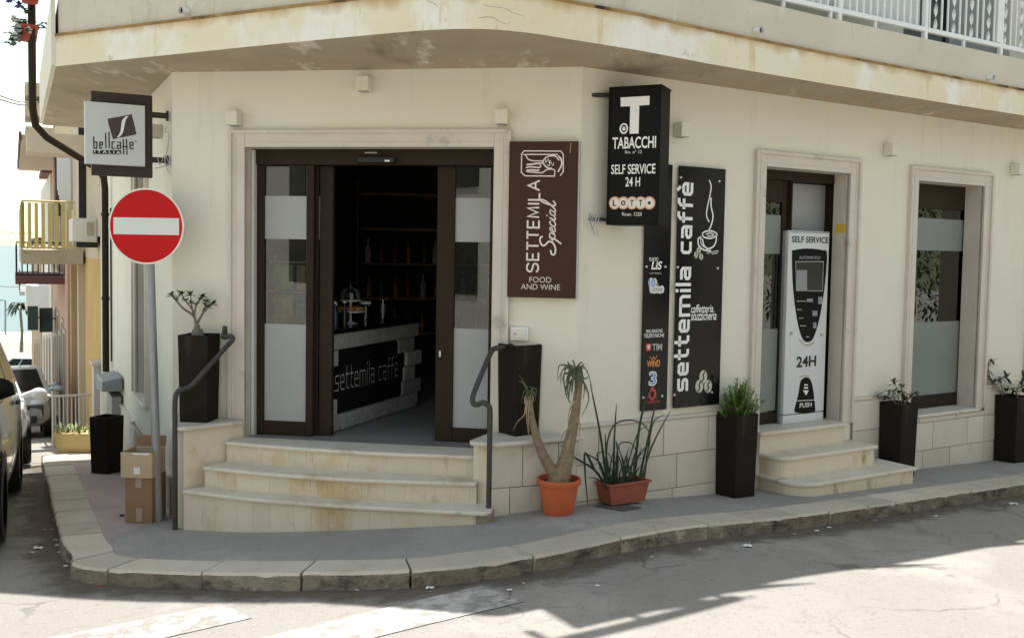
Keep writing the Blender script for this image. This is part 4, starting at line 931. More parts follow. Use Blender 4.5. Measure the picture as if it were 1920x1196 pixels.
b = MB(); b.poly2(fr, [(-.258, -.066), (.262, -.066), (.262, .066), (-.258, .066)], .013, .0155); b.build('white_bar', mat('sign_bar', (.68, .70, .66), .35), dk)
b = MB()
for z in (.14, -.14): b.poly2(fr, [(-.06, z-.02), (.06, z-.02), (.06, z+.02), (-.06, z+.02)], -.075, -.002)
b.build('clamp', M['galv'], t)

# --- small fittings
t = thing('door_bell_box', 'small white plastic box on the wall under the brown sign', 'wall box', PC.pt(2.18, 1.53, 0))
b = MB(); b.pbox(PC, 2.172, 2.308, 1.53, 1.635, .0, .028); b.build('cover', M['white'], t, bevel=.006, seg=2)
b = MB(); b.pbox(PC, 2.190, 2.290, 1.548, 1.617, .0285, .034); b.build('plate', M['plaster'], t, bevel=.003); c = PC.pt(2.205, 1.585, .034)
b = MB(); b.tube([PC.pt(2.207, 1.583, .033), PC.pt(2.207, 1.583, .042)], .011, 16); b.build('button', M['grey_print'], t)
b = MB(); p = PR.hit(1572, 425, 0); qx = PR.xy(3.049, -.02); d = PR.xy(3.049, -.12)
zq = (2.44, 2.52); b.add([(*PR.xy(3.047, -.02), zq[0]), (*PR.xy(3.047, -.14), zq[0]), (*PR.xy(3.047, -.14), zq[1]), (*PR.xy(3.047, -.02), zq[1]), (*PR.xy(3.050, -.02), zq[0]), (*PR.xy(3.050, -.14), zq[0]), (*PR.xy(3.050, -.14), zq[1]), (*PR.xy(3.050, -.02), zq[1])], [(0, 1, 2, 3), (4, 5, 6, 7), (0, 1, 5, 4), (2, 3, 7, 6), (1, 2, 6, 5), (3, 0, 4, 7)])
tag(b.build('warning_sticker', M['yellow']), 'small yellow sticker on the marble jamb of the side door', 'sticker')

# ================================================================== VENDING MACHINE
VO = -.125; h = hitter(PR, VO); s0, s1 = h(1474, 620)[0], h(1549, 620)[0]; zb, zt = .683, 2.445
t = thing('cigarette_machine', 'tall white self service vending machine standing in the side doorway', 'vending machine', PR.pt(s0, zb, VO))
b = MB(); b.pbox(PR, s0, s1, zb, zt, VO-.33, VO-.045); b.build('cabinet', M['silver_side'], t, bevel=.006)
b = MB(); b.pbox(PR, s0-.004, s1+.004, zb+.085, zt+.004, VO-.044, VO); fp = b.build('front_door', M['silver'], t, bevel=.008, seg=3)
b = MB(); b.pbox(PR, s0-.002, s1+.002, zb, zb+.078, VO-.044, VO-.002); b.build('base_plinth', M['silver'], t, bevel=.004)
fr = frame(PR, VO); K8 = (1450, 420, 3.147); z8 = lambda pts: PX(h, pts, *K8)
b = MB(); b.stroke(fr, z8([(100, 48), (328, 52)]), .006, .001)
tx(b, h, fr, 'SELF SERVICE', 108, 75, 325, 112, .002, .02, kk=K8); tx(b, h, fr, '24H', 136, 778, 252, 842, .002, .03, kk=K8); b.build('lettering', M['ink'], t)
b = MB(); b.poly2(fr, cat_rom(z8([(110, 180), (125, 155), (200, 145), (290, 155), (315, 180), (300, 380), (270, 560), (235, 670), (205, 695), (175, 680), (145, 590), (118, 400)]), 5, True), 0, .004); fas = b.build('control_fascia', M['black_panel'], t)
b = MB(); b.poly2(fr, z8([(128, 222), (292, 222), (286, 395), (132, 392)]), .003, .006); b.build('screen', M['screen'], fas)
b = MB(); b.stroke(fr, z8([(128, 222), (292, 222), (286, 395), (132, 392), (128, 222)]), .006, .0075); tx(b, h, fr, 'AUTOMATICO', 150, 190, 275, 208, .006, .0, kk=K8)
for P in ([(135, 455), (190, 455)], [(135, 505), (165, 505)], [(150, 555), (175, 555)], [(155, 600), (190, 600)], [(225, 515), (258, 515)], [(190, 665), (210, 665)]): b.stroke(fr, z8(P), .007, .006)
b.build('panel_marks', M['grey_print'], fas)
b = MB()
for x0, y0, x1, y1 in ((195, 440, 230, 460), (262, 430, 286, 472), (232, 580, 250, 615), (228, 520, 256, 542), (134, 272, 195, 390)): b.poly2(fr, z8([(x0, y0), (x1, y0), (x1, y1), (x0, y1)]), .004, .008)
b.build('slots', mat('slot_grey', (.25, .26, .26), .3), fas)
b = MB(); b.stroke(fr, cat_rom(z8([(150, 680), (180, 710), (210, 715), (240, 695)]), 4), .010, .002); b.stroke(fr, cat_rom(z8([(150, 905), (180, 893), (212, 900)]), 4), .008, .002); b.build('worn_edge', M['straw'], t)
b = MB(); b.poly2(fr, cat_rom(z8([(148, 1000), (160, 930), (185, 905), (212, 912), (230, 960), (245, 1085), (238, 1105), (185, 1115), (132, 1110), (126, 1090)]), 4, True), 0, .005); dl = b.build('delivery_flap', M['black_panel'], t)
b = MB(); b.poly2(fr, z8([(172, 980), (205, 980), (190, 1010)]), .005, .008); b.stroke(fr, z8([(178, 948), (200, 948)]), .012, .008); b.stroke(fr, z8([(177, 965), (201, 965)]), .014, .008)
b.stroke(fr, z8([(135, 1042), (240, 1036)]), .006, .008); tx(b, h, fr, 'PUSH', 152, 1052, 222, 1080, .008, .01, kk=K8); b.build('push_marks', M['letter'], dl)
b = MB()
for x, y in ((105, 645), (282, 653)):
    u, z = z8([(x, y)])[0]; b.tube([PR.pt(u, z, VO-.002), PR.pt(u, z, VO+.012)], .014, 16)
b.build('lock', M['grey_print'], t)

# ================================================================== HANDRAILS
def rail(name, lab, pts, r=.019):
    b = MB(); b.tube(cat_rom(pts, 6), r, 14); return b.build(name, M['iron'], None, smooth=50)
bp = np.array([-2.605, 7.345]); hz = lambda x, y, Y: tuple(ony_(x, y, Y))
def ony_(x, y, Y): d = ray(x, y); return CAMP+d*Y/d[1]
g0 = Hp(*bp)
pts = [ony_(328.5, 985, 7.33)]; pts[0][2] = g0-.02
pts += [ony_(328.5, 900, 7.33), ony_(328, 800, 7.33), ony_(328, 757, 7.33), ony_(330, 740, 7.335), ony_(337, 731, 7.34), ony_(350, 727.5, 7.36), ony_(362, 720, 7.38), ony_(395, 683, 7.47), ony_(425, 649, 7.56), ony_(436, 637, 7.59), ony_(433, 630, 7.60), ony_(423, 632, 7.62), ony_(418, 630, 7.66), ony_(422, 622, 7.74)]
t = thing('handrail', 'bent brown iron handrail left of the entrance steps, running up to the wall', 'handrail', tuple(pts[0]), group='handrails of the entrance steps')
b = MB(); b.tube(cat_rom([tuple(p) for p in pts], 5), .0195, 14); b.build('rail_tube', M['iron'], t, smooth=50)
b = MB(); q = pts[-1]; b.tube([(q[0], q[1]-.02, q[2]-.02), (q[0]+.01, q[1]+.01, q[2]+.03)], [.02, .036], 14); b.build('wall_flange', M['iron'], t, smooth=50)
pts = [ony_(916, 975, 6.915)]; pts[0][2] = Hp(pts[0][0], pts[0][1])-.02
pts += [ony_(917, 900, 6.915), ony_(918, 830, 6.915), ony_(919, 772, 6.915), ony_(915, 760, 6.92), ony_(906, 754.5, 6.94), ony_(896, 758, 6.97), ony_(888, 757, 6.99), ony_(886, 747, 7.0), ony_(892, 728, 7.03), ony_(912, 680, 7.14), ony_(921, 660, 7.19), ony_(927, 653.5, 7.21), ony_(940, 652, 7.24), ony_(956, 652, 7.40)]
t = thing('handrail', 'crooked brown iron handrail right of the entrance steps, by the pedestal', 'handrail', tuple(pts[0]), group='handrails of the entrance steps')
b = MB(); b.tube(cat_rom([tuple(p) for p in pts], 5), .0195, 14); b.build('rail_tube', M['iron'], t, smooth=50)
b = MB(); q = pts[-1]; b.tube([(q[0], q[1]-.03, q[2]), (q[0]+.004, q[1]+.0, q[2])], [.02, .036], 14); b.build('wall_flange', M['iron'], t, smooth=50)

# ================================================================== TALL PLANTERS
def make_planter(w=.275, hh=.69):
    t = thing('tall_planter', 'x', 'planter', group='tall dark square planters', local=True)
    b = MB(); a = w/2; c = a-.012; i = a-.02
    b.hexa([(-c, -c, 0), (c, -c, 0), (c, c, 0), (-c, c, 0), (-a, -a, hh), (a, -a, hh), (a, a, hh), (-a, a, hh)]); b.f.pop(-5)
    rim = [(-a, -a, hh), (a, -a, hh), (a, a, hh), (-a, a, hh), (-i, -i, hh), (i, -i, hh), (i, i, hh), (-i, i, hh), (-i, -i, hh-.09), (i, -i, hh-.09), (i, i, hh-.09), (-i, i, hh-.09)]
    b.add(rim, [(k, (k+1) % 4, (k+1) % 4+4, k+4) for k in range(4)]+[(k+4, (k+1) % 4+4, (k+1) % 4+8, k+8) for k in range(4)])
    b.build('pot_body', M['planter'], t, bevel=.004, seg=2, weld=True)
    b = MB(); b.quad((-i, -i, hh-.05), (i, -i, hh-.05), (i, i, hh-.05), (-i, i, hh-.05)); b.build('soil', M['soil'], t)
    return t
pl0 = make_planter(); first = True
def gz(p, rz): return (p[0], p[1], Hp(p[0], p[1]))
def from_corner(c, rz, w=.263):   # centre from the corner nearest the camera
    d = w/2*math.sqrt(2); a = rz+math.pi/4; return (c[0]+d*math.cos(a), c[1]+d*math.sin(a))
plc = {}
RA = R_(31.7); cR1 = PR.pt(PR.hit(1378, 925, .275)[0], 0, .275); r1 = RA; p1 = from_corner(cR1, r1, .24)
cR2 = PR.pt(PR.hit(1687, 875, .285)[0], 0, .285); p2 = from_corner(cR2, RA, .25)
cR3 = PR.pt(PR.hit(1903, 865, .285)[0], 0, .285); p3 = from_corner(cR3, RA, .25)
cPR = onz(966.6, 820, .815); pp_ = from_corner(cPR, R_(38))
for key, p, z, rz, lab in (('pl', (-2.49, 7.628), .826, R_(-6), 'tall dark planter on the left pedestal, holding a bonsai-like shrub'), ('pr', (pp_[0], pp_[1]), .816, R_(38), 'tall dark planter on the right pedestal behind the terracotta pot'),
                           ('r1', p1, None, r1, 'tall dark planter with the bright green conifer, beside the side steps'), ('r2', p2, None, RA, 'tall dark planter under the shop window, just right of the side steps'),
                           ('r3', p3, None, RA, 'tall dark planter at the right edge, past the shop window'), ('l', PL.xy(2.55, .30), None, R_(-20), 'plain black planter without a plant on the side street pavement')):
    o = pl0 if first else copy_tree(pl0); first = False
    z = Hp(*p) if z is None else z; o.location = (p[0], p[1], z); o.rotation_euler.z = rz; o['label'] = lab; plc[key] = (p[0], p[1], z)
    if key == 'l': o.scale = (.86, .86, .86)
    if key == 'pl': o.scale = (.90, .86, 1.0)
    if key in ('r1', 'r2', 'r3'): o.scale = (.90, .90, 1.02)

# ================================================================== PLANTS
def leaf(b, base, dirv, ln, w, droop=.2, n=4, cup=.2, rnd=None):
    d = Vector(dirv).normalized(); side = d.cross(Vector((0, 0, 1)))
    if side.length < .05: side = Vector((1, 0, 0))
    side.normalize(); p = Vector(base); vs = []; k = len(b.v)
    for i in range(n+1):
        t = i/n; ww = w*math.sin(math.pi*min(.97, .12+.86*t))**.8/2
        up = side.cross(d)
        vs += [p-side*ww+up*cup*ww, p+side*ww+up*cup*ww]
        d = (d+Vector((0, 0, -droop/n))).normalized(); p = p+d*ln/n
    b.add(vs, [(2*i, 2*i+1, 2*i+3, 2*i+2) for i in range(n)])
def blade(b, P, w0, prof=lambda t: (1-t)**.6, nrm=(0, -1, 0)):
    P = [Vector(p) for p in cat_rom(P, 5)]; n = len(P); vs = []
    for i, p in enumerate(P):
        t = (P[min(i+1, n-1)]-P[max(i-1, 0)]).normalized(); s = t.cross(Vector(nrm)); s = s.normalized() if s.length > 1e-3 else Vector((1, 0, 0))
        w = w0/2*prof(i/(n-1)); vs += [p-s*w, p+Vector(nrm)*w*-.5, p+s*w]
    b.add(vs, [(3*i, 3*i+1, 3*i+4, 3*i+3) for i in range(n-1)]+[(3*i+1, 3*i+2, 3*i+5, 3*i+4) for i in range(n-1)])
rp_ = random.Random(11)
def tuft(b, c, n, ln, w, spread=1, droop=.5, r=rp_):
    for _ in range(n):
        a = r.uniform(0, 6.283); e = r.uniform(-.1, 1.2)
        leaf(b, c, (math.cos(a)*spread, math.sin(a)*spread, e), ln*r.uniform(.7, 1.2), w*r.uniform(.8, 1.2), droop*r.uniform(.5, 1.5))
# bonsai-like shrub on the left pedestal
x0, y0, z0 = plc['pl']; Yp = y0
t = thing('bonsai_shrub', 'small bare-stemmed bonsai-like shrub in the planter on the left pedestal', 'plant', (x0, y0, z0+.64))
K2 = (0, 380, 2.99); q = lambda x, y, dy=0: tuple(ony_(K2[0]+x/K2[2], K2[1]+y/K2[2], Yp+dy))
b = MB(); b.tube(cat_rom([q(1108, 775), q(1108, 735), q(1106, 712), q(1104, 690), q(1100, 670)], 4), [.05]*5+[.045]*4+[.026]*4+[.017]*4, 10)
bb = [([(1100, 675), (1082, 630), (1030, 595), (985, 545), (962, 522)], .012), ([(1084, 635), (1078, 600), (1040, 550), (1018, 512)], .009), ([(1104, 680), (1140, 615), (1165, 590), (1190, 570)], .011), ([(1088, 640), (1100, 575), (1135, 530)], .009), ([(1080, 610), (1072, 560), (1068, 515)], .007), ([(1150, 605), (1150, 575), (1155, 555)], .006)]
for i, (P, r) in enumerate(bb):
    pp = cat_rom([q(x, y, .03*(i-2)*j/len(P)) for j, (x, y) in enumerate(P)], 4); b.tube(pp, [r*(1-.55*j/len(pp)) for j in range(len(pp))], 7)
b.build('trunk', M['bark_grey'], t, smooth=60)
b = MB()
for i, (P, r) in enumerate(bb):
    e = q(*P[-1], .03*(i-2)); tuft(b, e, 16, .055, .024, 1, .5)
    m_ = q(*P[-2], .02*(i-2)); tuft(b, m_, 8, .05, .022, 1, .3)
tuft(b, q(1085, 640), 6, .04, .012); tuft(b, q(1140, 605), 8, .04, .015)
b.build('foliage', M['leaf'], t, smooth=60)
# bright feathery conifer
x0, y0, z0 = plc['r1']
t = thing('dwarf_conifer', 'bright green feathery conifer in the planter beside the side steps', 'plant', (x0, y0, z0+.64))
b = MB(); b2 = MB(); ct = Vector((x0, y0, z0+.62))
for i in range(80):
    a = rp_.uniform(0, 6.283); rr = rp_.uniform(0, .115); e = rp_.uniform(.14, .40); tip = ct+Vector((math.cos(a)*rr*1.75+.02, math.sin(a)*rr*1.4, e*(1-(rr/.13)**2*.55)))
    st_ = ct+Vector((math.cos(a)*rr*.5, math.sin(a)*rr*.5, .0)); b2.tube([st_, tip], [.004, .002], 4)
    for k in range(34):
        f = rp_.uniform(.1, 1); p = st_.lerp(tip, f); aa = rp_.uniform(0, 6.283)
        leaf(b, p, (math.cos(aa), math.sin(aa), rp_.uniform(.2, 1.2)), .05*rp_.uniform(.7, 1.3), .0105, .1, 2)
b2.build('stems', M['bark'], t); b.build('foliage', M['leaf_br'], t, smooth=60)
# two sparse leafy plants
def sparse(key, lab, K, twigs, lm, ll, lw):
    x0, y0, z0 = plc[key]; t = thing('leafy_plant', lab, 'plant', (x0, y0, z0+.64)); b = MB(); b2 = MB()
    for i, P in enumerate(twigs):
        P = [tuple(ony_(K[0]+x/K[2], K[1]+y/K[2], y0+.02*(i % 3-1))) for x, y in P]; pp = cat_rom(P, 4); b.tube(pp, [.006*(1-.6*j/len(pp)) for j in range(len(pp))], 6)
        for j in range(len(pp)//3, len(pp)):
            for _ in range(2 if j < len(pp)-1 else 5):
                a = rp_.uniform(0, 6.283); leaf(b2, pp[j], (math.cos(a), math.sin(a)*.6, rp_.uniform(-.4, .9)), ll*rp_.uniform(.6, 1.2), lw*rp_.uniform(.8, 1.2), .6)
    b.build('stems', M['bark_grey'], t, smooth=60); b2.build('foliage', M[lm], t, smooth=60)
K = (1600, 560, 3.52)
sparse('r2', 'low sparse grey-green plant in the planter under the shop window', K, [[(280, 700), (270, 640), (240, 600), (150, 640)], [(300, 700), (290, 600), (265, 545)], [(320, 700), (320, 620), (310, 570)], [(340, 700), (380, 640), (415, 625)], [(290, 700), (240, 660), (215, 640)], [(330, 700), (350, 660), (330, 640)]], 'leaf_grey', .075, .026)
sparse('r3', 'dark long-leaved plant in the planter at the right edge', K, [[(990, 650), (960, 590), (900, 530), (860, 485)], [(990, 650), (975, 560), (965, 520), (1010, 520)], [(1000, 650), (920, 560), (890, 450), (915, 410)], [(1085, 650), (1080, 600), (1105, 545), (1120, 520)], [(1080, 650), (1060, 600), (1010, 610)], [(1085, 650), (1110, 600), (1130, 600)]], 'leaf_dk', .11, .026)

# terracotta pot with a forked trunk
gp = np.array([.352, 7.035, 0.0]); gp[0] = ray(1047, 950)[0]/ray(1047, 950)[1]*gp[1]; gp[2] = Hp(gp[0], gp[1])
t = thing('terracotta_pot', 'round orange terracotta pot on the pavement by the right pedestal', 'flower pot', tuple(gp))
b = MB(); b.lathe([(.0, .0), (.105, .0), (.112, .02), (.140, .17), (.146, .225), (.163, .228), (.166, .236), (.166, .262), (.160, .268), (.148, .266), (.142, .21), (.0, .21)], gp, 40); b.build('pot_body', M['terra'], t, smooth=40)
b = MB(); b.lathe([(0, .228), (.143, .226)], gp, 30); b.build('soil', M['soil'], t)
Yp = gp[1]; K6 = (960, 660, 3.623); q = lambda x, y, dy=0: tuple(ony_(K6[0]+x/K6[2], K6[1]+y/K6[2], Yp+dy))
t = thing('forked_yucca', 'forked bare-trunked plant with drooping leaf tufts in the round terracotta pot', 'plant', (gp[0], gp[1], gp[2]+.22))
b = MB()
P = cat_rom([q(330, 905), q(300, 840), q(255, 780), q(190, 650), q(140, 480), q(118, 330), q(112, 300)], 5); n = len(P); b.tube(P, [.046*(1-t_)**2+.018+.008*(1-t_) for t_ in [i/(n-1) for i in range(n)]], 12)
P = cat_rom([q(310, 905), q(335, 830), q(365, 740), q(395, 600, .02), q(430, 420, .03), q(450, 260, .03), q(462, 190, .03)], 5); n = len(P); b.tube(P, [.054*(1-t_)**2+.025+.010*(1-t_) for t_ in [i/(n-1) for i in range(n)]], 12)
b.build('trunk', M['bark'], t, smooth=60)
b = MB(); c = q(430, 150, .03)
for P in ([(430, 150), (380, 95), (320, 95), (310, 200)], [(430, 150), (390, 110), (340, 130), (330, 210)], [(430, 140), (385, 80), (380, 60)], [(430, 150), (400, 200), (365, 240), (370, 300), (405, 345)], [(430, 150), (410, 220), (415, 290)], [(440, 150), (500, 230), (520, 330), (470, 440)], [(440, 150), (480, 90), (490, 110)], [(430, 150), (420, 70), (405, 55)], [(450, 160), (500, 180), (515, 165)], [(440, 160), (470, 130), (468, 125)], [(430, 170), (395, 230), (385, 320), (400, 350)], [(445, 170), (490, 210), (485, 330)], [(430, 150), (355, 150), (360, 250), (375, 310)], [(430, 140), (450, 90), (470, 70), (490, 90)], [(435, 160), (430, 240), (440, 300), (430, 330)], [(425, 160), (385, 170), (375, 260), (390, 330)]):
    blade(b, [q(x, y, rp_.uniform(-.07, .03)*j/3) for j, (x, y) in enumerate(P)], .017)
for P in ([(115, 300), (95, 230), (45, 150)], [(110, 290), (80, 215), (40, 195)], [(115, 290), (150, 240), (178, 285)], [(120, 300), (150, 270), (170, 300)], [(118, 290), (100, 240), (130, 235)], [(112, 290), (135, 245), (120, 230)]):
    blade(b, [q(x, y) for x, y in P], .012)
for k in range(34):
    a = rp_.uniform(0, 6.283); l = rp_.uniform(.10, .24); s0_ = np.array(q(438+rp_.uniform(-14, 14), 150+rp_.uniform(-10, 40), .03)); d = np.array([math.cos(a)*.55, math.sin(a)*.45, 0])
    blade(b, [tuple(s0_), tuple(s0_+d*l*.5+np.array([0, 0, rp_.uniform(.02, .08)])), tuple(s0_+d*l+np.array([0, 0, -l*rp_.uniform(.1, .9)]))], .015)
for k in range(14):
    a = rp_.uniform(0, 6.283); l = rp_.uniform(.05, .11); s0_ = np.array(q(116, 295)); d = np.array([math.cos(a)*.6, math.sin(a)*.45, 0])
    blade(b, [tuple(s0_), tuple(s0_+d*l*.5+np.array([0, 0, .04])), tuple(s0_+d*l+np.array([0, 0, -l*rp_.uniform(-.4, .9)]))], .012)
b.build('foliage', M['leaf_grey'], t, smooth=60)
b = MB()
for P in ([(95, 320), (85, 420), (40, 470), (5, 535)], [(105, 330), (98, 430), (115, 580)], [(90, 300), (85, 350), (92, 330)], [(140, 300), (145, 330), (130, 340)], [(120, 330), (110, 440), (118, 560)],
          [(440, 330), (400, 370), (385, 440), (385, 520)], [(430, 330), (395, 390), (380, 480), (400, 545)], [(400, 500), (360, 540), (340, 570), (330, 620)], [(430, 450), (460, 500), (455, 580), (460, 590)], [(380, 540), (350, 545), (345, 560)], [(450, 440), (465, 520), (440, 570)], [(400, 560), (385, 640), (400, 700)], [(380, 600), (370, 700), (350, 650)]):
    blade(b, [q(x, y, -.04) for x, y in P], .010)
b.build('dry_leaves', M['straw'], t, smooth=60)

# trough with sword-shaped leaves
cl = PR.pt(PR.hit(1146, 955, .20)[0], 0, .20); cr = PR.pt(PR.hit(1209, 946, .20)[0], 0, .20); ax = np.array(cr[:2])-np.array(cl[:2]); ln = np.linalg.norm(ax); ax = ax/ln; nb = np.array([-ax[1], ax[0]]); Wd = .15
fa = math.atan2(ax[1], ax[0]); g0 = Hp(*cl[:2])+.008
t = thing('plant_trough', 'rectangular brown terracotta trough on the pavement right of the round pot', 'flower pot', (cl[0], cl[1], g0))
def tc_(u, v, z): p = np.array(cl[:2])+ax*u+nb*v; return (p[0], p[1], g0+z)
b = MB(); e = .028; hh = .150
b.add([tc_(0, 0, 0), tc_(ln, 0, 0), tc_(ln, Wd, 0), tc_(0, Wd, 0), tc_(-e, -e*.6, hh), tc_(ln+e, -e*.6, hh), tc_(ln+e, Wd+e*.6, hh), tc_(-e, Wd+e*.6, hh)], [(0, 3, 2, 1), (0, 1, 5, 4), (1, 2, 6, 5), (2, 3, 7, 6), (3, 0, 4, 7)])
o1, i1 = .042, .012
R4 = lambda g, z: [tc_(-g, -g*.75, z), tc_(ln+g, -g*.75, z), tc_(ln+g, Wd+g*.75, z), tc_(-g, Wd+g*.75, z)]
V = R4(e, hh)+R4(o1, hh)+R4(o1, hh+.018)+R4(i1, hh+.018)+R4(i1, hh-.03)
b.add(V, [(a*4+k, a*4+(k+1) % 4, a*4+4+(k+1) % 4, a*4+4+k) for a in range(4) for k in range(4)]); b.build('trough_body', M['terra2'], t, bevel=.004, weld=True)
b = MB(); b.quad(*R4(i1+.002, hh-.012)); b.build('soil', M['soil'], t)
q = lambda x, y, dy=0: PR.pt(*PR.hit(K6[0]+x/K6[2], K6[1]+y/K6[2], .13-dy), .13-dy)
t = thing('sword_leaf_plant', 'clump of long dark sword-shaped leaves, some bent over, in the brown trough', 'plant', tc_(ln/2, Wd/2, .14))
b = MB()
for i, (P, w) in enumerate([([(650, 935), (600, 560), (530, 210)], .022), ([(690, 935), (695, 600), (710, 350)], .020), ([(660, 930), (640, 760), (650, 600), (700, 490), (800, 462), (890, 490), (935, 560), (935, 660)], .016), ([(820, 930), (870, 480), (945, 240)], .026), ([(850, 930), (930, 560), (1000, 235)], .022),
     ([(860, 930), (950, 640), (1075, 400)], .020), ([(890, 930), (920, 690), (960, 480), (1040, 422)], .016), ([(650, 930), (560, 800), (420, 712), (328, 630)], .020), ([(640, 930), (600, 760), (510, 690)], .020), ([(560, 800), (497, 682), (498, 850), (516, 1040)], .020), ([(700, 930), (720, 720), (705, 600)], .018),
     ([(640, 930), (585, 865), (512, 850)], .014), ([(700, 930), (820, 760), (925, 622)], .022), ([(680, 930), (640, 700), (635, 550)], .018), ([(655, 930), (580, 720), (600, 678), (655, 690), (700, 780)], .012), ([(700, 930), (720, 650), (790, 612), (835, 650), (850, 700), (915, 680)], .012), ([(740, 930), (770, 820), (850, 560), (920, 500)], .014), ([(760, 930), (760, 760), (800, 640)], .014), ([(800, 930), (830, 800), (860, 700)], .016), ([(740, 930), (730, 830), (770, 740)], .014), ([(680, 930), (620, 820), (590, 780)], .018), ([(880, 930), (905, 800), (912, 700)], .016), ([(720, 930), (780, 850), (850, 880)], .010)]):
    blade(b, [q(x, y, .05*math.sin(i*2.1)+.0*j) for j, (x, y) in enumerate(P)], w, lambda t: (1-t*.98)**.45)
for i in range(14):
    u = rp_.uniform(.03, ln-.03); a = rp_.uniform(-.4, .4); s_ = tc_(u, Wd/2+rp_.uniform(-.04, .04), .14); l = rp_.uniform(.12, .34)
    blade(b, [s_, (s_[0]+a*l*.4, s_[1], s_[2]+l*.6), (s_[0]+a*l, s_[1]-.03, s_[2]+l)], .014, lambda t: (1-t*.98)**.5)
b.build('leaves', M['leaf_dk'], t, smooth=60)

# ================================================================== CARDBOARD BOXES
def carton(name, lab, X0, X1, Y0, Y1, z0, z1, m, opened=False, rz=0, taper=0):
    t = thing(name, lab, 'box', ((X0+X1)/2, (Y0+Y1)/2, z0), group='cardboard boxes by the sign pole'); b = MB()
    cx, cy = (X0+X1)/2, (Y0+Y1)/2; w, d = (X1-X0)/2, (Y1-Y0)/2; ca, sa = math.cos(rz), math.sin(rz); T = lambda x, y, z: (cx+x*ca-y*sa, cy+x*sa+y*ca, z)
    def wall(x0, y0, x1, y1): b.hexa([T(x0, y0, z0), T(x1, y0, z0), T(x1, y1, z0), T(x0, y1, z0), T(x0, y0, z1), T(x1, y0, z1), T(x1, y1, z1), T(x0, y1, z1)])
    if opened:
        e = .005; wall(-w, -d, w, -d+e); wall(-w, d-e, w, d); wall(-w, -d+e, -w+e, d-e); wall(w-e, -d+e, w, d-e); b.quad(T(-w, -d, z0+.001), T(w, -d, z0+.001), T(w, d, z0+.001), T(-w, d, z0+.001))
    else: wall(-w, -d, w, d)
    b.build('carton', m, t, bevel=.003, seg=1); return t, T, w, d
bx = onz(240, 980, .0); by = float(bx[1]); gB = Hp(bx[0], by)-.005
t, T, w, d = carton('cardboard_box', 'brown cardboard box standing on the paving by the sign pole, under another box', -3.055, -2.835, by, by+.26, gB, .365, M['card_dk'], False, R_(-4))
b = MB(); b.add([T(-.02, -d-.002, gB+.02), T(.03, -d-.002, gB+.02), T(.03, -d-.002, gB+.13), T(-.02, -d-.002, gB+.13)], [(0, 1, 2, 3)]); b.add([T(-.025, -d-.002, .285), T(.025, -d-.002, .285), T(.025, -d-.002, .365), T(-.025, -d-.002, .365)], [(0, 1, 2, 3)]); b.build('packing_tape', M['tape'], t)
t, T, w, d = carton('cardboard_box', 'lighter cardboard box with open top and white label, on the brown box', -3.085, -2.83, by-.02, by+.24, .367, .572, M['card'], True, R_(-3))
b = MB(); b.add([T(-.02, -d-.002, .40), T(.03, -d-.002, .40), T(.03, -d-.002, .455), T(-.02, -d-.002, .455)], [(0, 1, 2, 3)]); b.add([T(-.03, -d-.002, .555), T(.11, -d-.002, .555), T(.11, -d-.002, .571), T(-.03, -d-.002, .571)], [(0, 1, 2, 3)]); b.build('paper_label', M['paper'], t)
b = MB(); b.hexa([T(-w+.01, d, .572), T(w, d, .572), T(w, d+.005, .572), T(-w+.01, d+.005, .572), T(-w+.01, d+.02, .66), T(w, d+.02, .66), T(w, d+.025, .66), T(-w+.01, d+.025, .66)]); b.build('rear_flap', M['card_dk'], t)
b = MB(); z_ = .515; b.box((-2.955, by+.115, z_), (.20, .20, .012)); b.build('liner', M['ink'], t)
b = MB(); p = onz(229, 963, .0); b.box((p[0], p[1], Hp(p[0], p[1])+.008), (.035, .03, .018), .3); tag(b.build('dark_scrap', M['choc']), 'small dark scrap on the paving left of the cardboard boxes', 'litter')

# ================================================================== SIDE STREET FITTINGS
t = thing('meter_box', 'grey metal box with a sloping lid on the side street wall', 'wall box', PL.pt(4.35, .4, 0))
b = MB(); h = hitter(PL, .14); u0, z1_q = h(238, 712); b.hexa([PL.pt(3.9, .50, .02), PL.pt(3.9, .50, .24), PL.pt(4.8, .42, .24), PL.pt(4.8, .42, .02), PL.pt(3.9, .66, .02), PL.pt(3.9, .62, .24), PL.pt(4.8, .60, .24), PL.pt(4.8, .64, .02)]); b.build('hood', M['grey_box'], t, bevel=.006)
b = MB(); b.pbox(PL, 4.0, 4.7, -.35, .42, .02, .13); b.build('cabinet', M['galv'], t, bevel=.006)
yp = onz(140, 847, -.24); yp[2] = Hp(yp[0], yp[1]); fa = math.atan2(-PL.n[1], -PL.n[0])
t = thing('yellow_planter', 'pale yellow trough at the far end of the side street pavement', 'flower pot', tuple(yp))
b = MB(); ca, sa = math.cos(.05), math.sin(.05)
def yt(x, y, z): return (yp[0]+x*ca-y*sa, yp[1]+x*sa+y*ca, yp[2]+z)
b.hexa([yt(-.20, 0, .01), yt(.20, 0, .01), yt(.20, .17, .01), yt(-.20, .17, .01), yt(-.25, -.03, .25), yt(.25, -.03, .25), yt(.25, .20, .25), yt(-.25, .20, .25)])
b.build('trough_body', mat('yellow_plastic', (.62, .50, .21), .6, (.56, .44, .18), 3, .5), t, bevel=.012, seg=2)
t = thing('succulents', 'pale green succulents growing in the yellow trough', 'plant', yt(0, .08, .25)); b = MB()
for i in range(46):
    s_ = yt(rp_.uniform(-.22, .2), rp_.uniform(0, .16), .25); a = rp_.uniform(0, 6.283); leaf(b, s_, (math.cos(a)*.7, math.sin(a)*.7, 1), rp_.uniform(.07, .15), .028, .3)
b.build('leaves', mat('succulent', (.22, .27, .09), .5, (.14, .19, .06), 6, .5), t, smooth=60)
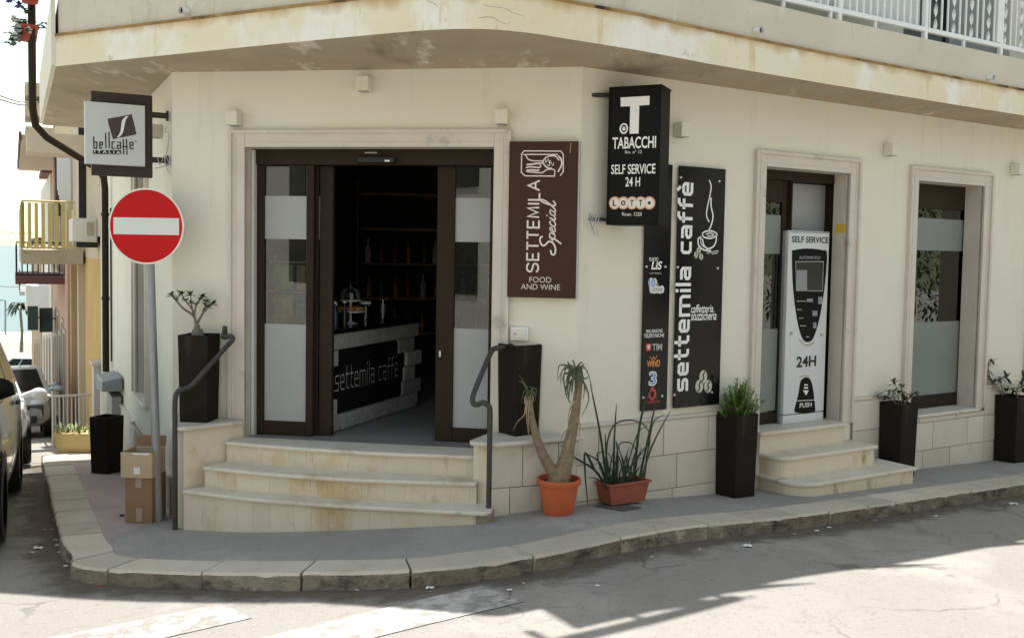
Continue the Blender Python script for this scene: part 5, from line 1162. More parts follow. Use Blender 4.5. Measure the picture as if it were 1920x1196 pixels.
# flower pots hung outside the balcony end
def hung_pot(lab, P, fm, flab, seed):
    r = random.Random(seed); t = thing('flower_pot', lab, 'flower pot', P, group='red pots hung on the balcony end'); b = MB()
    b.lathe([(0, 0), (.085, 0), (.105, .15), (.118, .152), (.118, .18), (.105, .18), (.10, .13), (0, .13)], P, 24); b.build('pot_body', mat('red_pot', (.30, .05, .035), .6), t, smooth=40)
    b = MB(); b.tube([(P[0]+.10, P[1]+.02, P[2]+.16), (P[0]+.22, P[1]+.05, P[2]+.17)], .008, 6); b.build('hanger', M['iron'], t)
    t = thing('petunias', flab, 'plant', (P[0], P[1], P[2]+.15)); b = MB(); b2 = MB()
    for i in range(26):
        a = r.uniform(2.0, 4.6) if i % 3 else r.uniform(0, 6.28); l = r.uniform(.08, .30); e = (P[0]+math.cos(a)*l, P[1]+math.sin(a)*l*.6, P[2]+.17+r.uniform(-.30, .14)*(.3+l*2))
        b.tube(cat_rom([(P[0], P[1], P[2]+.15), (P[0]+math.cos(a)*l*.5, P[1]+math.sin(a)*l*.3, P[2]+.23), e], 4), .003, 4)
        for _ in range(6):
            aa = r.uniform(0, 6.28); leaf(b, e, (math.cos(aa), math.sin(aa), r.uniform(-.3, .6)), .075, .042, .4)
        if i % 2 == 0:
            d = Vector((math.cos(a), math.sin(a)-.6, .2)).normalized()
            for k in range(5):
                s_ = d.orthogonal().normalized(); s_.rotate(Matrix.Rotation(k*1.2566, 3, d)); leaf(b2, e, s_+d*.5, .055, .055, .1, 3)
    b.build('foliage', M['leaf'], t, smooth=60); b2.build('blossoms', fm, t, smooth=60)
pu = mat('purple_petal', (.13, .04, .36), .6); wh = mat('white_petal', (.62, .60, .62), .6)
hung_pot('red pot at the top corner, holding purple petunias', PL.pt(4.3, 4.98, .95), pu, 'purple petunias trailing from the upper red pot', 4)
hung_pot('red pot hung beside the downpipe, holding white petunias', PL.pt(4.6, 4.60, .965), wh, 'white petunias trailing from the lower red pot', 9)

# ================================================================== INSIDE THE CAFÉ
ca_, cb_ = np.array([-1.51, 7.95]), np.array([-.93, 9.51]); PK = Pl(ca_, cb_-ca_); FZ = .674
t = thing('bar_counter', 'stone-clad café counter with a black name panel, inside the entrance', 'counter', (*ca_, FZ))
b = MB(); b.pbox(PK, .03, 1.60, FZ, 1.50, -.42, -.02); b.build('counter_body', M['ink'], t)
b = MB(); b.pbox(PK, .01, 1.68, 1.50, 1.54, -.46, .03); b.build('counter_top', M['black_gloss'], t, bevel=.004)
b = MB(); rk = random.Random(2)
for i in range(6):
    za = FZ+.005+i*.137; end = 1.58+(.10 if i % 2 else .0)+rk.uniform(-.03, .05)
    cuts = [.03]+sorted(rk.uniform(.1, 1.3) for _ in range(2))+[end]
    for a, c in zip(cuts, cuts[1:]):
        segs = [(a, c)]
        if 1 <= i <= 4:
            lo = [.10, .04, .04, .12][i-1]; hi = [1.30, 1.33, 1.40, 1.22][i-1]; segs = [(a, min(c, lo)), (max(a, hi), c)]
        for p, q_ in segs:
            if q_-p > .02: b.pbox(PK, p+.008, q_-.008, za+.004, za+.133, -.02, rk.uniform(.005, .03))
b.build('stone_cladding', M['stone_white'], t)
b = MB(); b.pbox(PK, .04, 1.36, .83, 1.35, -.02, .002); b.build('name_panel', M['black_panel'], t)
b = MB(); fr = frame(PK, .002); techno(b, lambda p, q_, e: fr(.07+p*1.16, 1.00+q_*.165, e), 'settemila caffè', 0, 0, .045, .17, .006); b.build('lettering', M['letter'], t)
def on_counter(u, o): return np.array([*PK.xy(u, o), 1.54])
p = on_counter(.72, -.22); t = thing('cake_stand', 'tiered cake stand with a glass dome on the café counter', 'cake stand', tuple(p)); b = MB()
b.lathe([(0, 0), (.07, 0), (.015, .02), (.012, .10), (.13, .105), (.13, .115), (.012, .118), (.012, .20), (.10, .205), (.10, .213), (0, .215)], p, 24); b.build('stand', M['silver'], t, smooth=40)
b = MB(); b.lathe([(.095, .216), (.095, .27), (.07, .31), (.015, .325), (.012, .345), (.02, .36), (0, .37)], p, 24); b.build('dome', M['glass'], t, smooth=40)
b = MB()
for k in range(9):
    a = k*.698; b.ball((p[0]+.09*math.cos(a), p[1]+.09*math.sin(a), p[2]+.135), .03, 6, (1, 1, .7))
b.build('pastries', mat('pastry', (.45, .26, .10), .7, (.3, .16, .06), 10), t, smooth=60)
p = on_counter(1.05, -.25); t = thing('glass_jar', 'lidded glass jar right of the cake stand', 'jar', tuple(p)); b = MB(); b.lathe([(0, 0), (.06, 0), (.065, .14), (.05, .16)], p, 20); b.build('jar_body', M['glass'], t, smooth=40)
b = MB(); b.lathe([(.055, .16), (.055, .185), (0, .19)], p, 20); b.build('lid', M['silver'], t, smooth=40)
p = on_counter(1.30, -.2); t = thing('tall_glass', 'tall glass at the right end of the counter', 'glass', tuple(p)); b = MB(); b.lathe([(0, 0), (.03, 0), (.036, .2)], p, 16); b.build('glass_body', M['glass'], t, smooth=40)
b = MB(); b.lathe([(0, .01), (.029, .01), (.033, .15), (0, .15)], p, 16); b.build('contents', M['frost'], t, smooth=40)
p = on_counter(.12, -.14); b = MB(); b.pbox(PK, .06, .20, 1.541, 1.78, -.18, -.165); t = tag(b.build('menu_card', M['paper'], None), 'white menu card standing on the near end of the counter', 'menu')
for i, (u, o, hh, lab) in enumerate(((.28, -.12, .20, 'small dark bottle nearest the menu card'), (.36, -.16, .18, 'small dark bottle in the middle of the counter row'), (.44, -.12, .20, 'small dark bottle nearest the cake stand'))):
    p = on_counter(u, o); t = thing('bottle', lab, 'bottle', tuple(p), group='bottles on the café counter'); b = MB(); b.lathe([(0, 0), (.028, 0), (.028, hh*.6), (.012, hh*.75), (.012, hh)], p, 14); b.build('bottle_body', mat('blue_bottle', (.03, .05, .09), .1) if i == 0 else M['screen'], t, smooth=40)
    b = MB(); b.lathe([(.014, hh), (.014, hh+.02), (0, hh+.02)], p, 12); b.build('cap', M['silver'], t)
# back-wall shelf with bottles and boxes
BK = Pl((-2.2, 12.35), (1, .12)); t = thing('back_shelf', 'dim wooden shelf unit against the back wall of the café', 'shelf', BK.pt(.2, FZ, 0)); 
b = MB()
for u in (.2, 1.25, 2.3): b.pbox(BK, u-.02, u+.02, FZ, 3.1, -.30, .02)
b.build('uprights', mat('shelf_wood', (.10, .06, .035), .6, (.07, .04, .025), 4), t)
for z in (1.15, 1.6, 2.05, 2.5, 2.95):
    b = MB(); b.pbox(BK, .22, 2.28, z-.03, z, -.28, .0); b.build('shelf_board', M['card_dk'], t)
rb = random.Random(8); bcol = [mat('dark_bottle_%d' % i, c, .15) for i, c in enumerate(((.05, .10, .05), (.30, .14, .04), (.45, .42, .36), (.25, .04, .03)))]
for z in (1.15, 1.6, 2.05):
    for k in range(11):
        u = .34+k*.175+rb.uniform(-.02, .02); p = BK.pt(u, z+.001, -.08); h_ = rb.uniform(.24, .31); b = MB(); b.lathe([(0, 0), (.038, 0), (.038, h_*.6), (.014, h_*.78), (.014, h_), (0, h_)], p, 12)
        tag(b.build('shelf_bottle', rb.choice(bcol), None, smooth=40), 'bottle standing on the dim shelf behind the counter', 'bottle', 'bottles on the back shelf')
# snack stand behind the left panel
p0 = PC.pt(.30, FZ, -.45); t = thing('snack_stand', 'wire stand for snack bags behind the left glass panel', 'display stand', p0); b = MB()
for u in (.05, .47): b.pbox(PC, u-.01, u+.01, FZ, 2.15, -.50, -.48)
for z in (.9, 1.35, 1.6, 1.85, 2.1): b.pbox(PC, .05, .47, z-.01, z, -.50, -.36)
b.build('rack', M['grey_print'], t)
for i, (u, z, c, lab) in enumerate(((.16, 1.6, (.62, .50, .06), 'yellow snack bag on the middle shelf of the stand'), (.36, 1.6, (.10, .25, .42), 'blue snack bag on the middle shelf of the stand'), (.16, 1.85, (.30, .45, .10), 'green snack bag on the upper shelf of the stand'), (.36, 1.85, (.55, .46, .14), 'mustard snack bag on the upper shelf of the stand'), (.16, 1.35, (.20, .45, .52), 'turquoise snack bag on the lower shelf of the stand'), (.36, 1.35, (.25, .42, .10), 'leaf green snack bag on the lower shelf of the stand'))):
    b = MB(); P = PC
    vs = []
    for j in range(7):
        for k in range(7):
            a, e = j/6, k/6; bu = .035*math.sin(math.pi*a)*math.sin(math.pi*e); vs.append(P.pt(u-.085+.17*a, z+.01+.21*e, -.40+bu))
    n_ = len(vs); vs += [P.pt(u-.085+.17*(j/6), z+.01+.21*(k/6), -.40-.035*math.sin(math.pi*j/6)*math.sin(math.pi*k/6)) for j in range(7) for k in range(7)]
    b.add(vs, [(j*7+k, (j+1)*7+k, (j+1)*7+k+1, j*7+k+1) for j in range(6) for k in range(6)]+[(n_+j*7+k, n_+j*7+k+1, n_+(j+1)*7+k+1, n_+(j+1)*7+k) for j in range(6) for k in range(6)])
    tag(b.build('snack_bag', mat('bag_print_%d' % i, c, .35, tuple(x*.6 for x in c), 9, .3)), lab, 'snack bag', 'snack bags on the stand')
# small lit globe lamp seen through the right panel
p = PC.pt(1.98, 2.62, -.9); t = thing('globe_lamp', 'small lit white globe lamp seen through the right glass panel', 'lamp', p)
b = MB(); b.ball(p, .032, 10); b.build('globe', emit('lamp_glow', (1, .95, .88), 6), t, smooth=60)
b = MB(); b.tube([(p[0], p[1], p[2]+.03), (p[0], p[1], 3.42)], .004, 6); b.build('cord', M['ink'], t)

# ================================================================== CARS
def car(name, lab, loc, rz, paint, L=4.0, Wd=1.70, Hh=1.48, hood=.92, belt_=.92, suv=False, mirror=None, group='cars parked along the side street'):
    """x forward, y left, z up; built at the origin."""
    t = thing(name, lab, 'car', (0, 0, 0), group, True); w = Wd/2; f = L/2
    zs = .30; belt = 1.08 if suv else belt_
    sec = [(-f, .80, .42, belt-.10), (-f+.08, .93, .28, belt+.0), (-f+.5, 1.0, .24, belt+.02), (-.3, 1.0, .22, belt), (f-1.35, 1.0, .22, belt-.02), (f-1.0, .99, .22, hood), (f-.45, .97, .24, hood-.07), (f-.12, .90, .27, hood-.20), (f, .76, .36, hood-.34)]
    b = MB(); vs = []; ring = 12
    for x, k, z0, z1 in sec:
        ww = w*k
        prof = [(-ww*.80, z0), (-ww*.97, z0+.10), (-ww, z0+.28), (-ww*.995, z1-.22), (-ww*.94, z1-.04), (-ww*.72, z1), (ww*.72, z1), (ww*.94, z1-.04), (ww*.995, z1-.22), (ww, z0+.28), (ww*.97, z0+.10), (ww*.80, z0)]
        vs += [(x, y, z) for y, z in prof]
    n = len(sec); b.add(vs, [(i*ring+k, i*ring+(k+1) % ring, (i+1)*ring+(k+1) % ring, (i+1)*ring+k) for i in range(n-1) for k in range(ring)]+[tuple(range(ring)), tuple((n-1)*ring+k for k in range(ring-1, -1, -1))])
    body = b.build('body', paint, t, smooth=35)
    # cabin: pillars and roof in paint, glazing as dark panes set into it
    xr0, xr1, xw0, xw1 = -f+.12, -f+.55, f-1.95, f-1.12; rw, bw = w*.72, w*.93; zt = Hh
    B = [(xr0, bw, belt-.03), (xr1, rw, zt-.05), (xw0, rw, zt-.04), (xw1, bw, belt-.05)]
    b = MB(); mid = ((xr1+xw0)/2, rw*1.0, zt+.015)
    L_ = [(x, y, z) for x, y, z in B]; R2 = [(x, -y, z) for x, y, z in B]
    b.add(L_+R2, [(0, 1, 2, 3), (4, 7, 6, 5), (0, 4, 5, 1), (2, 6, 7, 3)])
    b.add([L_[1], L_[2], R2[2], R2[1], (mid[0], mid[1]*.8, mid[2]), (mid[0], -mid[1]*.8, mid[2])], [(0, 4, 1), (0, 3, 5, 4), (3, 2, 5), (4, 5, 2, 1)])
    b.build('cabin', paint, t, smooth=50)
    def lerp(p, q, k): return tuple(p[i]+(q[i]-p[i])*k for i in range(3))
    gm = M['car_glass']
    for s_ in (1, -1):
        q4 = [(x, y*s_, z) for x, y, z in B]; lo0, lo1, hi0, hi1 = lerp(q4[0], q4[3], .10), lerp(q4[0], q4[3], .93), lerp(q4[1], q4[2], .05), lerp(q4[1], q4[2], .95)
        for a, c in ((.02, .50), (.54, .98)):
            P = [lerp(lo0, lo1, a), lerp(lo0, lo1, c), lerp(hi0, hi1, c), lerp(hi0, hi1, a)]; P = [lerp(P[0], P[3], .10), lerp(P[1], P[2], .10), lerp(P[1], P[2], .90), lerp(P[0], P[3], .90)]
            g = MB(); o = .008*s_; g.add([(x, y+o, z) for x, y, z in P]+[(x, y-o, z) for x, y, z in P], [(0, 1, 2, 3), (0, 4, 5, 1), (1, 5, 6, 2), (2, 6, 7, 3), (3, 7, 4, 0)]); g.build('side_window', gm, t)
        for xx in (-.25, f-2.15):
            hd = MB(); hd.box((xx-.45, s_*(w*.99+.012), belt-.16), (.17, .03, .03)); hd.build('door_handle', M['ink'], t)
    for nm, A_, B_, e in (('windscreen', 3, 2, .012), ('rear_window', 0, 1, -.012)):
        p, q_ = L_[A_], L_[B_]; p2, q2 = R2[A_], R2[B_]; a, c = lerp(p, q_, .08), lerp(p, q_, .90); a2, c2 = lerp(p2, q2, .08), lerp(p2, q2, .90)
        g = MB(); P = [lerp(a, a2, .05), lerp(a, a2, .95), lerp(c, c2, .95), lerp(c, c2, .05)]; g.add([(x+e, y, z+.008) for x, y, z in P]+[(x-e, y, z-.01) for x, y, z in P], [(0, 1, 2, 3), (0, 4, 5, 1), (1, 5, 6, 2), (2, 6, 7, 3), (3, 7, 4, 0)]); g.build(nm, gm, t)
    # wheels
    r = .33 if suv else .30
    for x in (-f+.68, f-.78):
        for s_ in (1, -1):
            y1 = s_*(w+.005); y0 = s_*(w-.20)
            g = MB(); n = 28
            prof = [(r*.55, y0), (r*.95, y0), (r, y0+s_*.03), (r, y1-s_*.03), (r*.95, y1), (r*.68, y1)]
            V = []; 
            for k in range(n):
                a = 2*math.pi*k/n; V += [(x+pr*math.cos(a), py, r+pr*math.sin(a)) for pr, py in prof]
            m = len(prof); g.add(V, [(k*m+i, ((k+1) % n)*m+i, ((k+1) % n)*m+i+1, k*m+i+1) for k in range(n) for i in range(m-1)]); wh_ = g.build('wheel', M['ink'], t, smooth=40)
            g = MB(); V = [(x, y1-s_*.02, r)]; 
            for k in range(20): a = 2*math.pi*k/20; V.append((x+r*.68*math.cos(a)*(1 if k % 4 else .97), y1-s_*(.03 if k % 4 < 2 else .05), r+r*.68*math.sin(a)))
            g.add(V, [(0, k+1, (k+1) % 20+1) for k in range(20)]); g.build('rim', M['silver_side'], wh_)
            g = MB(); V = [(x+(r+.05)*math.cos(math.pi*k/16), s_*(w*1.0+.002), r+(r+.05)*math.sin(math.pi*k/16)) for k in range(17)]+[(x+(r-.01)*math.cos(math.pi*k/16), s_*(w*1.0+.002), r+(r-.01)*math.sin(math.pi*k/16)) for k in range(17)]
            g.add(V, [(k, k+1, k+18, k+17) for k in range(16)]); g.build('wheel_arch', M['ink'], t)
    # front: grille, lower intake, lamps, plate; mirrors
    g = MB(); g.box((f-.03, 0, .36), (.10, Wd*.62, .14)); g.build('lower_grille', M['ink'], t, bevel=.02); g = MB(); g.box((f-.06, 0, hood-.30), (.10, Wd*.42, .07)); g.build('grille', M['ink'], t, bevel=.02)
    for s_ in (1, -1):
        g = MB(); g.ball((f-.15, s_*w*.66, hood-.25), .15, 8, (.8, 1.15, .55)); g.build('headlight', M['silver'], t, smooth=60)
        g = MB(); g.ball((f-1.18, s_*(w+(-.08 if suv else .10)), belt+(.08 if suv else .03)), .105 if suv else .085, 8, (.55, 1.25 if suv else 1.1, .80)); g.tube([(f-1.2, s_*(w*.9), belt+.0), (f-1.18, s_*(w+.05), belt+.05)], .03, 8); g.build('side_mirror', mirror or paint, t, smooth=60)
    g = MB(); g.box((f+.02, 0, .50), (.02, .5, .11)); g.build('number_plate', M['paper'], t)
    g = MB(); g.box((-f-.0, 0, .45), (.10, Wd*.86, .20)); g.build('rear_bumper', M['ink'] if suv else paint, t, bevel=.03)
    t.location = loc; t.rotation_euler = rz; return t
pa1 = mat('greige_car_paint', (.27, .265, .255), .28, None, spec=.5, metal=.0, coat=.6); pa2 = mat('white_car_paint', (.62, .62, .61), .25, None, spec=.5, coat=.6); pa3 = mat('silver_car_paint', (.50, .51, .52), .3, None, spec=.5, metal=.0, coat=.6)
heading = math.atan2(-PL.d[1], -PL.d[0])
def park(name, lab, sL, dL, paint, yaw=.0, **k):
    x, y = PL.xy(sL, dL); a, c = PL.xy(sL-1.2, dL), PL.xy(sL+1.2, dL); z = (road_h(*a)+road_h(*c))/2; sl2 = math.atan2(road_h(*c)-road_h(*a), 2.4)
    return car(name, lab, (x, y, z), (0, sl2, heading+yaw), paint, **k)
park('parked_car', 'grey off-roader with a black mirror, cut off by the left edge of the photo', 1.15, 2.04, pa1, yaw=-R_(3.2), L=3.7, Wd=1.74, Hh=1.70, hood=1.10, suv=True, mirror=M['black_panel'])
park('parked_car', 'white car parked close behind the grey off-roader', 5.3, 1.84, pa2, L=3.7, Wd=1.70, Hh=1.30, hood=.76, belt_=.79)
park('parked_car', 'silver hatchback facing up the side street, further down the slope', 14.4, 1.30, pa3, L=4.0, Wd=1.72)
park('parked_car', 'white car with a dark windscreen behind the silver hatchback', 20.5, 1.15, pa2, L=4.0, Wd=1.72, Hh=1.45)
x, y = PL.xy(67, .9); car('parked_car', 'pale car seen side-on at the bottom of the side street', (x, y, road_h(x, y)), (0, 0, math.pi), pa3, L=4.0)

# ================================================================== SIDE STREET HOUSES
def block(s0, s1, o, z0, z1, depth=7): return ([PL.xy(s0, o), PL.xy(s1, o), PL.xy(s1, o-depth), PL.xy(s0, o-depth)], z0, z1)
ochre = mat('ochre_plaster', (.56, .37, .14), .95, (.47, .30, .12), 1.2, .6, .3, 40, stains=((.8, (.58, .44, .23), .55, .7, (1, 1, .4)), (3, (.36, .24, .11), .60, .74, (1, 1, .2)))); beige = mat('beige_plaster', (.56, .48, .37), .95, (.50, .42, .32), 1.5)
pink = mat('pink_plaster', (.50, .33, .25), .95, (.44, .29, .22), 1.2); pale = mat('pale_plaster', (.66, .62, .56), .95, (.6, .56, .5), 1.2); tan = mat('tan_plaster', (.46, .35, .24), .95, (.4, .3, .2), 1.2)
conc = mat('stained_concrete', (.46, .40, .30), .95, (.34, .29, .21), 2.5, .5, .3, 40, stains=((5, (.2, .18, .15), .58, .72, (1, 1, 1)),)); ymetal = mat('yellow_railing', (.58, .48, .18), .6, (.50, .42, .18), 5)
dkred = mat('dark_red_stone', (.15, .06, .055), .8, (.12, .05, .045), 3); brown = mat('brown_wood', (.12, .07, .045), .7, (.09, .05, .035), 4)
def hbalcony(par, s0, s1, zt, th, ov, rail, slabm, hh=.9, wide=.05, step=.12, face=0):
    b = MB(); b.prism([PL.xy(s0, ov), PL.xy(s1, ov), PL.xy(s1, face), PL.xy(s0, face)], zt-th, zt); sl = b.build('balcony', slabm, par)
    b = MB(); corner = [(s0, face), (s0, ov-.03), (s1, ov-.03)]
    for (sa, oa), (sb_, ob) in zip(corner, corner[1:]):
        n = max(2, int(math.hypot(sb_-sa, ob-oa)/step))
        for i in range(n+1):
            s_ = sa+(sb_-sa)*i/n; o = oa+(ob-oa)*i/n; x, y = PL.xy(s_, o); b.box((x, y, zt+hh/2), (wide, wide*.5, hh-.06), fa)
        for z in (zt+.05, zt+hh): b.tube([PL.pt(sa, z, oa), PL.pt(sb_, z, ob)], .02, 6)
    b.build('railing', rail, sl); return sl
def hwin(par, s, z0, z1, w, m, o=0, nm='window'):
    b = MB(); b.pbox(PL, s-w/2, s+w/2, z0, z1, o-.05, o+.015); f_ = b.build(nm, m, par)
    b = MB(); b.pbox(PL, s-w/2-.08, s+w/2+.08, z1, z1+.1, o-.05, o+.03); b.pbox(PL, s-w/2-.08, s-w/2, z0, z1, o-.05, o+.03); b.pbox(PL, s+w/2, s+w/2+.08, z0, z1, o-.05, o+.03); b.build('frame', beige, f_)
def gz_(s_): return road_h(*PL.xy(s_, .6))
# ochre house next door
t = thing('ochre_house', 'ochre house with a yellow balcony railing, next door down the side street', 'house', PL.pt(8, -1, 0))
b = MB(); b.prism(*block(7.75, 17, -.05, -5, 2.0)); b.build('wall', ochre, t)
b = MB(); b.prism(*block(7.75, 17, -.045, 2.0, 7)); b.build('upper_wall', beige, t)
hbalcony(t, 11.2, 16.2, 2.12, .26, 1.02, ymetal, conc, .88, .062, .10)
b = MB(); b.prism([PL.xy(7.3, .0), PL.xy(10.6, .16), PL.xy(10.6, -.04), PL.xy(7.75, -.044)], 2.35, 7); b.build('bay', beige, t)
b = MB(); b.pbox(PL, 8.95, 9.05, 2.4, 6.5, .0, .19); b.build('downpipe', M['ink'], t)
b = MB(); b.prism([PL.xy(8.2, .95), PL.xy(9.0, .95), PL.xy(9.0, -.04), PL.xy(8.2, -.04)], 3.62, 3.92); b.build('upper_balcony', beige, t)
b = MB()
for i in range(5): b.prism([PL.xy(12.2+i*.5, .15), PL.xy(12.6+i*.5, .30), PL.xy(12.6+i*.5, .26), PL.xy(12.2+i*.5, .11)], 2.9+.12*i, 4.2)
b.build('striped_curtain', M['grey_print'], t)
for s_ in (12.9, 15.6): hwin(t, s_, gz_(s_), gz_(s_)+2.2, 1.0, brown, -.05, 'door')
for s_, m_ in ((11.6, beige), (14.2, tan)):
    b = MB(); b.pbox(PL, s_, s_+.35, -3.2, 1.85, -.06, .06); b.build('pilaster', m_, t)
t = thing('air_conditioner', 'beige air conditioner box under the bay of the ochre house', 'air conditioner', PL.pt(8.1, 2.3, 0))
b = MB(); b.pbox(PL, 7.6, 8.6, 2.27, 2.62, .02, .36); b.build('casing', pale, t, bevel=.01); b = MB(); b.pbox(PL, 7.585, 7.6, 2.36, 2.56, .07, .16); b.build('vent_grille', conc, t)
b = MB(); b.pbox(PL, 7.7, 8.5, 2.18, 2.262, .0, .30); b.build('bracket', M['ink'], t)
# railing and pier in front of the ochre house
t = thing('gate_pier', 'white pier at the end of the corner building', 'pier', PL.pt(7.45, -1, 0)); b = MB(); b.pbox(PL, 7.3, 7.62, -1.6, .42, -.25, .1); b.build('shaft', pale, t); b = MB(); b.pbox(PL, 7.26, 7.66, .4205, .47, -.27, .13); b.build('cap', M['marble'], t)
t = thing('street_railing', 'cream iron railing in front of the ochre wall', 'railing', PL.pt(8.5, -1, .5)); b = MB()
for i in range(9): x, y = PL.xy(8.3, .12+i*.058); b.tube([(x, y, -1.3), (x, y, -.16)], .012, 6)
b.tube([PL.pt(8.3, -.15, .05), PL.pt(8.3, -.15, .62)], .02, 6); b.tube([PL.pt(8.3, -.15, .62), PL.pt(11, -.5, .62)], .02, 6); b.tube([PL.pt(8.3, -1.4, .62), PL.pt(8.3, -.15, .62)], .02, 6); b.build('bars', pale, t)
t = thing('pink_house', 'pink house with an overhanging roof and a black balcony railing, beyond the ochre house', 'house', PL.pt(18, -2, 0))
b = MB(); b.prism(*block(17, 26.5, 0, -9, 4.62)); b.build('wall', pink, t)
b = MB(); b.prism([PL.xy(17.3, .95), PL.xy(27, .95), PL.xy(27, -7), PL.xy(17.3, -7)], 4.62, 4.80); rf = b.build('roof', beige, t)
b = MB(); b.prism([PL.xy(17.25, 1.0), PL.xy(27.05, 1.0), PL.xy(27.05, .94), PL.xy(17.25, .94)], 4.66, 4.86); b.build('gutter', brown, rf)
hbalcony(t, 18.3, 23, 1.42, .18, 1.1, M['ink'], dkred, .85, .03, .11)
b = MB(); b.pbox(PL, 20, 21, 3.0, 4.6, .0, .14); b.build('pipe_box', brown, t)
for s_ in (18.5, 21, 23.5, 25.5): hwin(t, s_, gz_(s_), gz_(s_)+2.3, 1.1, brown, 0, 'door')
for s_ in (19.5, 22, 25): hwin(t, s_, 1.5, 3.5, 1.0, brown)
for s_ in (19.5, 22.2, 24.8): hwin(t, s_, -1.5, .2, .9, M['green_p'])
t = thing('white_house', 'white house with a chimney and a solid white balcony, towards the sea', 'house', PL.pt(30, -3, 0))
b = MB(); b.prism(*block(26.5, 38, .05, -10, 4.55)); b.build('wall', pale, t)
b = MB(); b.prism([PL.xy(29.5, .75), PL.xy(33, .75), PL.xy(33, .05), PL.xy(29.5, .05)], -.1, .78); b.build('balcony', M['white'], t)
b = MB(); b.prism([PL.xy(29, -.2), PL.xy(29.8, -.2), PL.xy(29.8, -.9), PL.xy(29, -.9)], 4.55, 5.4); b.build('chimney', M['grey_box'], t)
b = MB(); b.prism([PL.xy(26.4, .3), PL.xy(30, .3), PL.xy(30, -5), PL.xy(26.4, -5)], 4.551, 4.72); b.build('roof', dkred, t)
for s_ in (28, 31, 34.5): hwin(t, s_, gz_(s_), gz_(s_)+2.3, 1.1, brown, .05, 'door')
t = thing('tan_house', 'tan house, the last before the sea', 'house', PL.pt(42, -4, 0))
b = MB(); b.prism(*block(38, 62, .1, -12, 2.4)); b.build('wall', tan, t); hbalcony(t, 41, 47, .1, .2, .9, M['ink'], pale, .9, .04, .2)
b = MB(); b.prism([PL.xy(38, .25), PL.xy(62.3, .25), PL.xy(62.3, -7), PL.xy(38, -7)], 2.401, 2.55); b.build('roof', dkred, t)
for s_ in (40, 44, 48, 52): hwin(t, s_, gz_(s_), gz_(s_)+2.2, 1.2, brown, .1, 'door')
t = thing('hanging_sign', 'dark green double box sign projecting over the side street', 'sign', PL.pt(23.8, -.4, .4)); b = MB(); b.pbox(PL, 23.8, 24.1, -.40, .32, .10, .46); b.build('box', M['green_p'], t); b = MB(); b.pbox(PL, 23.4, 23.7, -.3, .40, .50, .78); b.build('box', M['green_p'], t)
b = MB(); b.tube([PL.pt(23.9, .0, .0), PL.pt(23.9, .0, .12)], .02, 6); b.tube([PL.pt(23.75, .05, .4), PL.pt(23.6, .05, .6)], .02, 6); b.build('bracket', M['iron'], t)
# upper end of a far balcony, wires, lamp, palm
t = thing('street_lamp', 'slim street lamp standing by the sea', 'street lamp', (-44.2, 82, -4.4)); P0 = ony_(10, 628, 80); P1 = ony_(10, 563, 80); b = MB(); t.location = tuple(P0); OFF[t.name] = tuple(P0)
b.tube([tuple(P0), tuple(P1)], .07, 8); b.tube([tuple(P1), (P1[0]-.35, P1[1], P1[2]+.02)], .05, 6); b.build('post', M['grey_box'], t); b = MB(); b.box((P1[0]-.5, P1[1], P1[2]), (.4, .2, .1)); b.build('lamp_head', M['grey_box'], t)
for i, (a, c, lab) in enumerate((((0, 180, 16), (70, 192, 19), 'upper overhead cable above the side street'), ((0, 187, 16), (70, 196, 19), 'lower overhead cable above the side street'), ((0, 433, 30), (60, 437, 30), 'thin overhead cable just above the sea horizon'), ((-20, 535, 30), (60, 535, 34), 'thin cable crossing in front of the sea'))):
    b = MB(); p, q_ = ony_(*a), ony_(*c); m_ = (p+q_)/2+np.array([0, 0, -.05]); b.tube(cat_rom([tuple(p), tuple(m_), tuple(q_)], 5), .012 if i < 2 else .014, 5); tag(b.build('overhead_cable', M['grey_box'], None), lab, 'cable', 'overhead cables')
P0 = ony_(40, 660, 75); P1 = ony_(38, 582, 75)
t = thing('palm_tree', 'small dark palm by the houses at the end of the street', 'tree', tuple(P0)); b = MB(); b.tube([tuple(P0), tuple((P0+P1)/2+np.array([.1, 0, 0])), tuple(P1)], [.14, .11, .10], 8); b.build('trunk', M['bark_grey'], t, smooth=60)
b = MB()
for k in range(22):
    a = k*2.4; l = 1.1; d = np.array([math.cos(a), math.sin(a), 0]); blade(b, [tuple(P1), tuple(P1+d*l*.5+np.array([0, 0, .25+.2*(k % 3)])), tuple(P1+d*l+np.array([0, 0, -.1-.4*(k % 2)]))], .26, lambda t: math.sin(math.pi*min(.98, .1+.9*t)), (0, 0, 1))
b.build('crown', M['leaf_dk'], t, smooth=60)
# upper part of a distant balcony at the very left
t = thing('far_house', 'far grey-beige house whose stacked balconies rise above the street', 'house', PL.pt(22, -3, -8))
b = MB()
b.prism(*block(26.6, 28, -.1, 4.73, 8.5, 5)); b.build('wall', beige, t)
for z in (5.6, 6.35, 7.0):
    b = MB(); b.prism([PL.xy(26.6, .75), PL.xy(28.5, .75), PL.xy(28.5, -.1), PL.xy(26.6, -.1)], z, z+.42); b.build('balcony', conc, t)

